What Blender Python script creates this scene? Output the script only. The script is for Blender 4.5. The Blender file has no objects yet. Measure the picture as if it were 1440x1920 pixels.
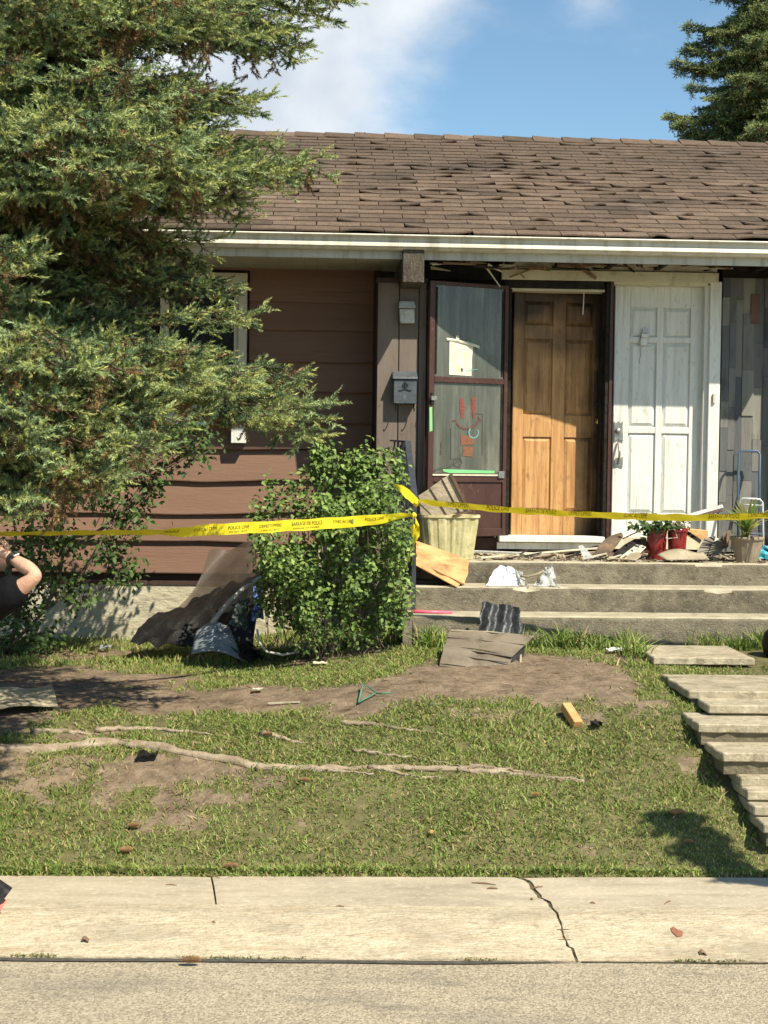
import bpy, math, random
import numpy as np
from mathutils import Vector, Matrix, Quaternion

random.seed(7); rng = np.random.default_rng(7)
SC = bpy.context.scene
COL = SC.collection

# ------------------------------------------------------------------ camera
FPX = 2900.0; HOR = 862.0
CAM = Vector((0, 0, 2.1))
PSI, PIT, ROL = 0.045, (960 - HOR) / FPX, 0.013
fw = Vector((math.sin(PSI) * math.cos(PIT), math.cos(PSI) * math.cos(PIT), -math.sin(PIT)))
rt = Vector((math.cos(PSI), -math.sin(PSI), 0)); up = rt.cross(fw)
RC = (rt * math.cos(ROL) + up * math.sin(ROL)); UC = (up * math.cos(ROL) - rt * math.sin(ROL))
cd = bpy.data.cameras.new('camera'); cam = bpy.data.objects.new('camera', cd); COL.objects.link(cam)
cd.sensor_fit = 'HORIZONTAL'; cd.sensor_width = 36; cd.lens = FPX / 1440 * 36
cd.clip_start = 0.05; cd.clip_end = 3000
cam.matrix_world = Matrix(((RC.x, UC.x, -fw.x, CAM.x), (RC.y, UC.y, -fw.y, CAM.y), (RC.z, UC.z, -fw.z, CAM.z), (0, 0, 0, 1)))
SC.camera = cam

def ray(px, py): return fw + RC * ((px - 720) / FPX) - UC * ((py - 960) / FPX)
def A(px, py, Y):
    d = ray(px, py); return CAM + d * (Y / d.y)
def Zp(px, py, z):
    d = ray(px, py); return CAM + d * ((z - CAM.z) / d.z)
def rx(px, Y, py=800): return A(px, py, Y).x
def rz(py, Y, px=1000): return A(px, py, Y).z

# ------------------------------------------------------------------ sun, sky, exposure
SUND = Vector((0.80, -1.0, 1.5)).normalized()
EL = math.asin(SUND.z); AZ = math.atan2(SUND.x, SUND.y)
sl = bpy.data.lights.new('sun', 'SUN'); sl.energy = 5.0; sl.angle = math.radians(0.53); sl.color = (1.0, 0.91, 0.73)
so = bpy.data.objects.new('sun', sl); COL.objects.link(so); so.rotation_euler = SUND.to_track_quat('Z', 'Y').to_euler()
W = bpy.data.worlds.new('World'); SC.world = W; W.use_nodes = True
wn, wl = W.node_tree.nodes, W.node_tree.links; wn.clear()
def wnode(t, **k):
    n = wn.new(t)
    for a, b in k.items(): setattr(n, a, b)
    return n
sky = wnode('ShaderNodeTexSky', sky_type='NISHITA', sun_disc=False, sun_elevation=EL, sun_rotation=AZ, altitude=650, air_density=1.0, dust_density=0.6, ozone_density=1.6)
tc = wnode('ShaderNodeTexCoord')
nz = wnode('ShaderNodeTexNoise'); nz.inputs['Scale'].default_value = 3.4; nz.inputs['Detail'].default_value = 9; nz.inputs['Roughness'].default_value = .6
mp = wnode('ShaderNodeMapping'); mp.inputs['Scale'].default_value = (1, 1, 2.0); mp.inputs['Location'].default_value = (0.35, 0.1, 0.0)
wl.new(tc.outputs['Generated'], mp.inputs[0]); wl.new(mp.outputs[0], nz.inputs['Vector'])
def wmath(op, a, b=None, c=None):
    n = wnode('ShaderNodeMath', operation=op)
    for i, v in enumerate((a, b, c)):
        if v is None: continue
        if hasattr(v, 'links'): wl.new(v, n.inputs[i])
        else: n.inputs[i].default_value = v
    return n.outputs[0]
blob = None
for (px, py, rad, wt) in ((560, 60, .075, .34), (480, 200, .055, .28), (790, 0, .05, .22), (1090, -25, .022, .12), (300, 300, .1, .3)):
    dv = ray(px, py).normalized()
    vm = wnode('ShaderNodeVectorMath', operation='DISTANCE'); vm.inputs[1].default_value = dv
    nrm = wnode('ShaderNodeVectorMath', operation='NORMALIZE'); wl.new(tc.outputs['Generated'], nrm.inputs[0]); wl.new(nrm.outputs[0], vm.inputs[0])
    q = wmath('DIVIDE', vm.outputs['Value'], rad); q = wmath('MULTIPLY', q, q); q = wmath('MULTIPLY', q, -1.0); q = wmath('EXPONENT', q); q = wmath('MULTIPLY', q, wt)
    blob = q if blob is None else wmath('ADD', blob, q)
cm = wmath('ADD', nz.outputs['Fac'], blob)
mr = wnode('ShaderNodeMapRange', interpolation_type='SMOOTHSTEP'); wl.new(cm, mr.inputs[0]); mr.inputs[1].default_value = .56; mr.inputs[2].default_value = .90; mr.inputs[4].default_value = .92
nz2 = wnode('ShaderNodeTexNoise'); nz2.inputs['Scale'].default_value = 9; nz2.inputs['Detail'].default_value = 6; wl.new(tc.outputs['Generated'], nz2.inputs['Vector'])
cr = wnode('ShaderNodeValToRGB'); cr.color_ramp.elements[0].position = .35; cr.color_ramp.elements[0].color = (6.3, 7.0, 7.8, 1); cr.color_ramp.elements[1].position = .65; cr.color_ramp.elements[1].color = (10.4, 10.7, 11.0, 1)
wl.new(nz2.outputs['Fac'], cr.inputs[0])
sk2 = wnode('ShaderNodeMixRGB', blend_type='MULTIPLY'); sk2.inputs[0].default_value = 1; sk2.inputs[2].default_value = (1.34, 1.54, 1.50, 1); wl.new(sky.outputs[0], sk2.inputs[1])
mx = wnode('ShaderNodeMixRGB'); wl.new(mr.outputs[0], mx.inputs[0]); wl.new(sk2.outputs[0], mx.inputs[1]); wl.new(cr.outputs[0], mx.inputs[2])
bg = wnode('ShaderNodeBackground'); bg.inputs['Strength'].default_value = 0.064; wl.new(mx.outputs[0], bg.inputs[0])
wo = wnode('ShaderNodeOutputWorld'); wl.new(bg.outputs[0], wo.inputs[0])
SC.view_settings.view_transform = 'Standard'; SC.view_settings.look = 'None'; SC.view_settings.gamma = 1; SC.view_settings.exposure = 0.66
SC.view_settings.use_curve_mapping = False
SC.cycles.max_bounces = 6; SC.cycles.diffuse_bounces = 2; SC.cycles.transparent_max_bounces = 12

# ------------------------------------------------------------------ materials
MATS = {}
def mat(name, c1, c2=None, scale=6, rough=.8, bump=.0, bscale=None, stretch=(1, 1, 1), dirt=None, spec=.3, metal=0, rnd=0.0, detail=6, attr=False, transl=0, ramp=None, vor=None, clear=None):
    """colour noise between c1 and c2; dirt=(colour, amount, scale, stretch); rnd = per-object value variation"""
    if name in MATS: return MATS[name]
    m = bpy.data.materials.new(name); m.use_nodes = True; MATS[name] = m
    nt = m.node_tree; n, l = nt.nodes, nt.links
    b = n['Principled BSDF']; out = n['Material Output']
    b.inputs['Roughness'].default_value = rough; b.inputs['Metallic'].default_value = metal
    b.inputs['Specular IOR Level'].default_value = spec
    geo = n.new('ShaderNodeNewGeometry')
    def noise(sc, st, det=detail, seed=0):
        mpn = n.new('ShaderNodeMapping'); mpn.inputs['Scale'].default_value = st; mpn.inputs['Location'].default_value = (seed, seed * .7, seed * .3)
        l.new(geo.outputs['Position'], mpn.inputs[0])
        t = n.new('ShaderNodeTexNoise'); t.inputs['Scale'].default_value = sc; t.inputs['Detail'].default_value = det; t.inputs['Roughness'].default_value = .62
        l.new(mpn.outputs[0], t.inputs['Vector']); return t
    t = noise(scale, stretch)
    if attr:
        a = n.new('ShaderNodeAttribute'); a.attribute_name = 'Col'; col = a.outputs['Color']
    else:
        r = n.new('ShaderNodeValToRGB'); r.color_ramp.elements[0].position = .32; r.color_ramp.elements[1].position = .68
        r.color_ramp.elements[0].color = (*c1, 1); r.color_ramp.elements[1].color = (*(c2 or c1), 1)
        l.new(t.outputs['Fac'], r.inputs[0]); col = r.outputs[0]
    if vor:
        (vs, vc, vamt) = vor
        v = n.new('ShaderNodeTexVoronoi'); v.inputs['Scale'].default_value = vs; l.new(geo.outputs['Position'], v.inputs['Vector'])
        rr = n.new('ShaderNodeValToRGB'); rr.color_ramp.interpolation = 'CONSTANT'
        els = rr.color_ramp.elements; els[0].position = 0; els[0].color = (*vc[0], 1); els[1].position = 1 / len(vc); els[1].color = (*vc[1 % len(vc)], 1)
        for i in range(2, len(vc)):
            e = els.new(i / len(vc)); e.color = (*vc[i], 1)
        sx = n.new('ShaderNodeSeparateColor'); l.new(v.outputs['Color'], sx.inputs[0]); l.new(sx.outputs[0], rr.inputs[0])
        mm = n.new('ShaderNodeMixRGB'); mm.inputs[0].default_value = vamt; l.new(col, mm.inputs[1]); l.new(rr.outputs[0], mm.inputs[2]); col = mm.outputs[0]
    if dirt:
        for k, dd in enumerate(dirt if isinstance(dirt, list) else [dirt]):
            dc, da, ds, dst = dd
            d = noise(ds, dst, 8, 3.1 + k * 5)
            mr_ = n.new('ShaderNodeMapRange'); mr_.inputs[1].default_value = .62 - da * .3; mr_.inputs[2].default_value = .72; mr_.inputs[3].default_value = 0; mr_.inputs[4].default_value = min(1, .45 + da * .6); l.new(d.outputs['Fac'], mr_.inputs[0])
            mm = n.new('ShaderNodeMixRGB'); l.new(mr_.outputs[0], mm.inputs[0]); l.new(col, mm.inputs[1]); mm.inputs[2].default_value = (*dc, 1); col = mm.outputs[0]
    if rnd:
        oi = n.new('ShaderNodeObjectInfo'); hs = n.new('ShaderNodeHueSaturation')
        mr_ = n.new('ShaderNodeMapRange'); mr_.inputs[3].default_value = 1 - rnd; mr_.inputs[4].default_value = 1 + rnd; l.new(oi.outputs['Random'], mr_.inputs[0])
        l.new(mr_.outputs[0], hs.inputs['Value']); l.new(col, hs.inputs['Color']); col = hs.outputs[0]
    if ramp:
        oi = n.new('ShaderNodeObjectInfo'); rr = n.new('ShaderNodeValToRGB'); rr.color_ramp.interpolation = 'CONSTANT'
        els = rr.color_ramp.elements; els[0].position = 0; els[0].color = (*ramp[0], 1); els[1].position = 1 / len(ramp); els[1].color = (*ramp[1], 1)
        for i in range(2, len(ramp)):
            e = els.new(i / len(ramp)); e.color = (*ramp[i], 1)
        l.new(oi.outputs['Random'], rr.inputs[0])
        mm = n.new('ShaderNodeMixRGB'); mm.blend_type = 'MULTIPLY'; mm.inputs[0].default_value = 1; l.new(rr.outputs[0], mm.inputs[1]); l.new(col, mm.inputs[2]); col = mm.outputs[0]
    l.new(col, b.inputs['Base Color'])
    if bump:
        t2 = noise(bscale or scale * 4, stretch, 8, 1.7)
        bp = n.new('ShaderNodeBump'); bp.inputs['Strength'].default_value = min(1, bump); bp.inputs['Distance'].default_value = .01 * max(1, bump)
        l.new(t2.outputs['Fac'], bp.inputs['Height']); l.new(bp.outputs[0], b.inputs['Normal'])
    if transl:
        tr = n.new('ShaderNodeBsdfTranslucent'); l.new(col, tr.inputs[0]); ms = n.new('ShaderNodeMixShader'); ms.inputs[0].default_value = transl
        l.new(b.outputs[0], ms.inputs[1]); l.new(tr.outputs[0], ms.inputs[2]); l.new(ms.outputs[0], out.inputs[0])
    if clear is not None:
        tr = n.new('ShaderNodeBsdfTransparent'); ms = n.new('ShaderNodeMixShader'); tt = noise(scale * 2, stretch, 6, 9)
        mr_ = n.new('ShaderNodeMapRange'); mr_.inputs[1].default_value = .3; mr_.inputs[2].default_value = .7; mr_.inputs[3].default_value = clear[0]; mr_.inputs[4].default_value = clear[1]; l.new(tt.outputs['Fac'], mr_.inputs[0])
        l.new(mr_.outputs[0], ms.inputs[0]); l.new(b.outputs[0], ms.inputs[1]); l.new(tr.outputs[0], ms.inputs[2]); l.new(ms.outputs[0], out.inputs[0])
    return m

# ------------------------------------------------------------------ mesh helpers
def tag(o, label=None, cat=None, group=None, kind=None):
    if label: o['label'] = label
    if cat: o['category'] = cat
    if group: o['group'] = group
    if kind: o['kind'] = kind
    return o
def empty(name, loc, label=None, cat=None, group=None, kind=None):
    o = bpy.data.objects.new(name, None); COL.objects.link(o); o.location = Vector(loc); o.empty_display_size = .05
    return tag(o, label, cat, group, kind)
def wloc(o):
    v = Vector(o.location)
    while o.parent: o = o.parent; v += Vector(o.location)
    return v
def link(me, name, parent=None, loc=(0, 0, 0)):
    o = bpy.data.objects.new(name, me); COL.objects.link(o)
    o.location = Vector(loc)
    if parent: o.parent = parent; o.location = Vector(loc) - wloc(parent)
    return o
def add_bevel(o, w, seg=1):
    b = o.modifiers.new('bevel', 'BEVEL'); b.width = w; b.segments = seg; b.limit_method = 'ANGLE'; return o

class MB:
    def __init__(s, T=None): s.v = []; s.f = []; s.T = T
    def P(s, p):
        p = Vector(p); p = s.T @ p if s.T is not None else p
        s.v.append(p); return len(s.v) - 1
    def face(s, pts): s.f.append([s.P(p) for p in pts]); return s
    def box(s, x0, x1, y0, y1, z0, z1):
        i = [s.P((x, y, z)) for z in (z0, z1) for (x, y) in ((x0, y0), (x1, y0), (x1, y1), (x0, y1))]
        for q in ((3, 2, 1, 0), (4, 5, 6, 7), (0, 1, 5, 4), (1, 2, 6, 5), (2, 3, 7, 6), (3, 0, 4, 7)): s.f.append([i[k] for k in q])
        return s
    def pbox(s, px0, py0, px1, py1, Y0, Y1):
        """box whose front face (plane y=Y0) spans these photo positions"""
        mx_, my_ = (px0 + px1) / 2, (py0 + py1) / 2
        return s.box(A(px0, my_, Y0).x, A(px1, my_, Y0).x, Y0, Y1, A(mx_, py1, Y0).z, A(mx_, py0, Y0).z)
    def hexa(s, p):
        i = [s.P(q) for q in p]
        for q in ((3, 2, 1, 0), (4, 5, 6, 7), (0, 1, 5, 4), (1, 2, 6, 5), (2, 3, 7, 6), (3, 0, 4, 7)): s.f.append([i[k] for k in q])
        return s
    def bar(s, a, b, w, t, upv=(0, 0, 1), w2=None):
        a, b = Vector(a), Vector(b); d = (b - a).normalized(); u = Vector(upv); sd = d.cross(u)
        if sd.length < 1e-4: sd = d.cross(Vector((0, 1, 0)))
        sd.normalize(); u = sd.cross(d); w2 = w if w2 is None else w2; p = []
        for q, ww in ((a, w), (b, w2)):
            p.append([q - sd * ww / 2 - u * t / 2, q + sd * ww / 2 - u * t / 2, q + sd * ww / 2 + u * t / 2, q - sd * ww / 2 + u * t / 2])
        return s.hexa([p[0][0], p[0][1], p[0][2], p[0][3], p[1][0], p[1][1], p[1][2], p[1][3]])
    def tube(s, pts, r, n=6, cap=True):
        pts = [Vector(p) for p in pts]; R = r if hasattr(r, '__len__') else [r] * len(pts); rings = []
        u = None
        for k, p in enumerate(pts):
            d = (pts[min(k + 1, len(pts) - 1)] - pts[max(k - 1, 0)])
            if d.length < 1e-7: d = Vector((0, 0, 1))
            d.normalize()
            if u is None: u = d.orthogonal().normalized()
            u = (u - d * u.dot(d))
            u = u.normalized() if u.length > 1e-5 else d.orthogonal().normalized()
            w = d.cross(u)
            rings.append([s.P(p + (u * math.cos(a) + w * math.sin(a)) * R[k]) for a in [2 * math.pi * j / n for j in range(n)]])
        for k in range(len(rings) - 1):
            for j in range(n): s.f.append([rings[k][j], rings[k][(j + 1) % n], rings[k + 1][(j + 1) % n], rings[k + 1][j]])
        if cap: s.f.append(rings[0][::-1]); s.f.append(rings[-1])
        return s
    def lathe(s, prof, c, n=24, sx=1, sy=1, rib=0, nr=0, sq=2.0, rot=0):
        rings = []
        for (r, z) in prof:
            ring = []
            for j in range(n):
                a = 2 * math.pi * j / n; ca, sa = math.cos(a), math.sin(a)
                k = (abs(ca) ** sq + abs(sa) ** sq) ** (-1 / sq)
                rr = r * k * (1 + (rib * (1 if (j * nr // n * 2) % 2 == 0 else -1) if False else rib * math.copysign(1, math.sin(a * nr)) if nr else 0))
                x, y = rr * ca * sx, rr * sa * sy
                ring.append(s.P((c[0] + x * math.cos(rot) - y * math.sin(rot), c[1] + x * math.sin(rot) + y * math.cos(rot), c[2] + z)))
            rings.append(ring)
        for k in range(len(rings) - 1):
            for j in range(n): s.f.append([rings[k][j], rings[k][(j + 1) % n], rings[k + 1][(j + 1) % n], rings[k + 1][j]])
        s.f.append(rings[0][::-1])
        return s
    def grid(s, fn, nu, nv):
        idx = [[s.P(fn(i / nu, j / nv)) for j in range(nv + 1)] for i in range(nu + 1)]
        for i in range(nu):
            for j in range(nv): s.f.append([idx[i][j], idx[i + 1][j], idx[i + 1][j + 1], idx[i][j + 1]])
        return s
    def sheet(s, fn, nu, nv, t, nrm=None):
        """grid with thickness t"""
        P = [[Vector(fn(i / nu, j / nv)) for j in range(nv + 1)] for i in range(nu + 1)]
        def N(i, j):
            a = P[min(i + 1, nu)][j] - P[max(i - 1, 0)][j]; b = P[i][min(j + 1, nv)] - P[i][max(j - 1, 0)]
            c = a.cross(b); return c.normalized() if c.length > 1e-9 else Vector((0, 0, 1))
        top = [[s.P(P[i][j] + N(i, j) * t / 2) for j in range(nv + 1)] for i in range(nu + 1)]
        bot = [[s.P(P[i][j] - N(i, j) * t / 2) for j in range(nv + 1)] for i in range(nu + 1)]
        for i in range(nu):
            for j in range(nv):
                s.f.append([top[i][j], top[i + 1][j], top[i + 1][j + 1], top[i][j + 1]])
                s.f.append([bot[i][j + 1], bot[i + 1][j + 1], bot[i + 1][j], bot[i][j]])
        for i in range(nu):
            s.f.append([top[i + 1][0], top[i][0], bot[i][0], bot[i + 1][0]]); s.f.append([top[i][nv], top[i + 1][nv], bot[i + 1][nv], bot[i][nv]])
        for j in range(nv):
            s.f.append([top[0][j], top[0][j + 1], bot[0][j + 1], bot[0][j]]); s.f.append([top[nu][j + 1], top[nu][j], bot[nu][j], bot[nu][j + 1]])
        return s
    def prism(s, pts, axis, t):
        """extrude a planar polygon by vector axis*t"""
        a = Vector(axis).normalized() * t; pts = [Vector(p) for p in pts]; n = len(pts)
        i = [s.P(p) for p in pts]; k = [s.P(p + a) for p in pts]
        s.f.append(i[::-1]); s.f.append(k)
        for j in range(n): s.f.append([i[j], i[(j + 1) % n], k[(j + 1) % n], k[j]])
        return s
    def mesh(s, name, m, smooth=False, origin=None):
        if origin is None:
            lo = Vector((min(v[k] for v in s.v) for k in range(3))); hi = Vector((max(v[k] for v in s.v) for k in range(3)))
            origin = Vector(((lo.x + hi.x) / 2, (lo.y + hi.y) / 2, lo.z))
        me = bpy.data.meshes.new(name); me.from_pydata([tuple(v - origin) for v in s.v], [], s.f)
        if smooth: me.polygons.foreach_set('use_smooth', [True] * len(me.polygons))
        for mm in (m if isinstance(m, (list, tuple)) else [m]): me.materials.append(mm)
        return me, origin
    def build(s, name, m, parent=None, smooth=False, bevel=0, label=None, cat=None, group=None, kind=None):
        me, o = s.mesh(name, m, smooth)
        ob = link(me, name, parent, o)
        if bevel: add_bevel(ob, bevel)
        return tag(ob, label, cat, group, kind)

def npmesh(name, V, F, m, cols=None, smooth=False):
    """fast mesh; F is an int array (n,3) or (n,4)"""
    V = np.asarray(V, np.float32); F = np.asarray(F, np.int32); k = F.shape[1]
    me = bpy.data.meshes.new(name); me.vertices.add(len(V)); me.vertices.foreach_set('co', V.ravel())
    me.loops.add(F.size); me.loops.foreach_set('vertex_index', F.ravel())
    me.polygons.add(len(F)); me.polygons.foreach_set('loop_start', np.arange(0, F.size, k, dtype=np.int32))
    me.update(calc_edges=True)
    if cols is not None:
        at = me.color_attributes.new('Col', 'FLOAT_COLOR', 'POINT')
        c = np.ones((len(V), 4), np.float32); c[:, :3] = cols; at.data.foreach_set('color', c.ravel())
    if smooth: me.polygons.foreach_set('use_smooth', [True] * len(me.polygons))
    me.materials.append(m); return me

def vnoise(x, y, s=1.0, seed=0):
    x = np.asarray(x, float) * s + seed * 17.3; y = np.asarray(y, float) * s + seed * 9.1
    xi, yi = np.floor(x).astype(np.int64), np.floor(y).astype(np.int64); fx, fy = x - xi, y - yi
    def h(a, b):
        k = (a * 374761393 + b * 668265263 + seed * 1442695) & 0xffffffff
        k = ((k ^ (k >> 13)) * 1274126177) & 0xffffffff
        return ((k ^ (k >> 16)) & 0xffff) / 65535.0
    fx = fx * fx * (3 - 2 * fx); fy = fy * fy * (3 - 2 * fy)
    return (h(xi, yi) * (1 - fx) + h(xi + 1, yi) * fx) * (1 - fy) + (h(xi, yi + 1) * (1 - fx) + h(xi + 1, yi + 1) * fx) * fy
def fbm(x, y, s, seed=0): return (vnoise(x, y, s, seed) + .5 * vnoise(x, y, s * 2.1, seed + 1) + .25 * vnoise(x, y, s * 4.3, seed + 2)) / 1.75

# ------------------------------------------------------------------ ground heights
EL0, EL1 = Zp(0, 1638, .11), Zp(1440, 1642, .11)      # lawn / sidewalk line
CL0, CL1 = Zp(0, 1791, 0), Zp(1440, 1802, 0)          # curb foot / road line
def yl(L0, L1, x): return L0.y + (L1.y - L0.y) * (x - L0.x) / (L1.x - L0.x)
def sm(a, b, x): t = np.clip((x - a) / (b - a), 0, 1); return t * t * (3 - 2 * t)
def gz(x, y):
    x = np.asarray(x, float); y = np.asarray(y, float)
    ye = yl(EL0, EL1, x)
    R = np.interp(y, [7.45, 7.62, 7.8, 8.16, 8.5, 8.8, 9.2, 10.2, 13], [.11, .235, .335, .48, .595, .70, .755, .82, .84])
    L = np.interp(y, [7.45, 7.75, 8.4, 9.0, 9.6, 10.6, 13], [.11, .25, .48, .58, .61, .62, .60])
    w = sm(-.9, .9, x); z = L * (1 - w) + R * w + .055 * sm(1.45, 1.95, x) * sm(8.0, 8.25, y) * (1 - sm(8.5, 9.0, y))
    z = z + (fbm(x, y, 1.6, 3) - .5) * .05 * sm(7.5, 8.0, y) + (fbm(x, y, 7, 5) - .5) * .02
    return np.where(y < ye + .02, .10, z)
def G(px, py):
    d = ray(px, py); lo, hi = 5.0, 13.0
    prev = lo
    for k in range(400):
        Y = lo + (hi - lo) * k / 399; p = CAM + d * (Y / d.y)
        if p.z <= float(gz(p.x, p.y)): return Vector((p.x, p.y, float(gz(p.x, p.y))))
    return CAM + d * (hi / d.y)

# ================================================================== SETTING: sky is the world; ground, road, sidewalk
m_soil = mat('soil', (.12, .088, .058), (.26, .195, .135), 9, .95, 1.4, 30, dirt=[((.05, .036, .022), .4, 5, (1, 1, 1)), ((.33, .26, .18), .25, 25, (1, 1, 1))])
m_turf = mat('turf_base', (.075, .075, .030), (.17, .15, .07), 14, .95, 1.0, 60)
m_walk = mat('walk_concrete', (.36, .308, .222), (.48, .415, .31), 5, .9, .5, 60, stretch=(.6, 1.6, 1), dirt=[((.27, .22, .155), .36, 6, (.35, 2.0, 1)), ((.24, .20, .15), .35, 1.8, (.8, 1.4, 1)), ((.56, .50, .39), .35, 30, (1, 1, 1)), ((.16, .13, .09), .16, 70, (1, 1, 1))])
m_curb = mat('curb_concrete', (.42, .35, .23), (.58, .49, .34), 30, .9, 1.4, 70, stretch=(.35, 1.3, 1), dirt=[((.38, .27, .16), .30, 7, (.22, 3.2, 1)), ((.62, .56, .43), .4, 16, (.5, 2, 1)), ((.30, .25, .18), .34, 3.4, (.8, 1.2, 1)), ((.22, .18, .13), .32, 45, (.6, 1, 1)), ((.26, .22, .16), .3, 2.2, (.6, 1.5, 1))], vor=(140, [(.60, .53, .40), (.42, .36, .26), (.68, .61, .48), (.36, .31, .22)], .34))
m_road = mat('road_aggregate', (.37, .315, .225), (.48, .41, .295), 2.2, .92, 1.5, 90, dirt=[((.20, .18, .15), .30, 1.6, (.5, 1.6, 1)), ((.16, .145, .12), .16, 5, (.8, 1.4, 1))], vor=(105, [(.62, .54, .40), (.33, .28, .20), (.48, .41, .29), (.23, .195, .145), (.56, .49, .37), (.41, .34, .235)], .60))
m_base = mat('far_ground', (.10, .11, .05), (.14, .14, .07), 1, .95)
m_tar = mat('tar', (.05, .047, .042), (.11, .10, .085), 20, .85, .5)
m_attr = mat('leaf', (0, 0, 0), rough=.55, attr=True, transl=.28, spec=.35)
m_grass = mat('grass_blade', (0, 0, 0), rough=.6, attr=True, transl=.25, spec=.25)
m_needle = mat('needle', (0, 0, 0), rough=.6, attr=True, transl=.12, spec=.25)
m_bark = mat('bark', (.10, .075, .055), (.20, .16, .125), 14, .9, 1.5, 40, stretch=(1, 1, .3))
m_root = mat('root_bark', (.22, .165, .11), (.46, .38, .28), 16, .9, 1.4, 60, stretch=(.4, 1, 1), dirt=((.12, .09, .06), .4, 12, (.5, 1, 1)))

MB().face([(-400, -300, -.09), (400, -300, -.09), (400, 600, -.09), (-400, 600, -.09)]).build('ground', m_base, kind='structure')
# road: subdivided sheet up to the curb foot
def road_fn(u, v):
    x = -60 + 120 * u; yc = yl(CL0, CL1, x); return (x, -14 + (yc + .02 + 14) * v, -.012)
MB().grid(road_fn, 24, 4).build('road', m_road, kind='structure')

# lawn terrain
def terrain():
    xs = np.concatenate([np.linspace(-14, -2.4, 18, endpoint=False), np.linspace(-2.4, 4.2, 190), np.linspace(4.3, 14, 16)])
    vs = np.concatenate([np.linspace(0, 1, 130), [1.15, 1.5, 2.5, 4]])
    X, Vv = np.meshgrid(xs, vs, indexing='ij')
    YE = yl(EL0, EL1, X); Y = YE + (13.0 - YE) * Vv
    Z = gz(X, np.maximum(Y, YE + .03)) ; Z[:, 0] = .085
    V = np.stack([X, Y, Z], -1).reshape(-1, 3); n, k = X.shape
    i, j = np.meshgrid(np.arange(n - 1), np.arange(k - 1), indexing='ij'); a = (i * k + j).ravel()
    F = np.stack([a, a + k, a + k + 1, a + 1], 1)
    return V, F, X, Y
DIRT = []   # (centre x, centre y, radius x, radius y, strength)
def dirt(px, py, rx_, ry_, s=1.0):
    c = G(px, py); a = G(px - rx_, py); b = G(px + rx_, py); t = G(px, py - ry_); u = G(px, py + ry_)
    DIRT.append((c.x, (t.y + u.y) / 2, abs(b.x - a.x) / 2, abs(t.y - u.y) / 2, s))
for q in ((60, 1300, 200, 50, 1.5), (240, 1290, 150, 28, 1.2), (380, 1318, 200, 24, 1.3), (560, 1312, 190, 22, 1.3), (760, 1292, 130, 26, 1.4), (880, 1275, 130, 42, 1.6), (1040, 1275, 150, 48, 1.6), (1130, 1290, 75, 45, 1.1),
          (120, 1375, 170, 22, .55), (60, 1450, 190, 48, .85), (280, 1452, 200, 36, .75), (130, 1500, 140, 26, .6), (480, 1470, 150, 22, .4), (280, 1545, 160, 20, .25), (20, 1345, 130, 40, .9), (360, 1500, 120, 22, .5), (700, 1330, 140, 16, .6), (1210, 1330, 60, 30, .3), (520, 1560, 140, 16, .25), (1120, 1600, 160, 14, .25), (700, 1610, 200, 12, .22), (900, 1340, 120, 14, .5), (1130, 1345, 60, 20, .4),
          (430, 1233, 130, 16, .8), (650, 1400, 120, 14, .3), (1290, 1440, 26, 20, .5), (100, 1230, 200, 12, .5), (620, 1225, 150, 20, 1.0), (1160, 1235, 60, 12, .7), (880, 1450, 100, 8, .4)): dirt(*q)
def bare(x, y):
    d = np.zeros_like(x)
    for (cx, cy, a, b, s) in DIRT:
        r = ((x - cx) / a) ** 2 + ((y - cy) / b) ** 2
        d = np.maximum(d, s * np.clip(1.25 - r, 0, 1))
    d = d + (fbm(x, y, 3.5, 11) - .5) * 1.0 * (d > .02) + (fbm(x, y, 11, 21) - .5) * .9 * (d > .02) + (fbm(x, y, 30, 27) - .5) * .7 * (d > .02)
    return np.clip(d, 0, 1)
V, F, X, Y = terrain()
bc = bare(V[:, 0], V[:, 1])
b3 = (bc[F].mean(1) > .42)
me = npmesh('lawn', V, F, m_turf); me.materials.append(m_soil)
me.polygons.foreach_set('material_index', b3.astype(np.int32)); me.polygons.foreach_set('use_smooth', [True] * len(F))
tag(link(me, 'lawn'), kind='structure')

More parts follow.
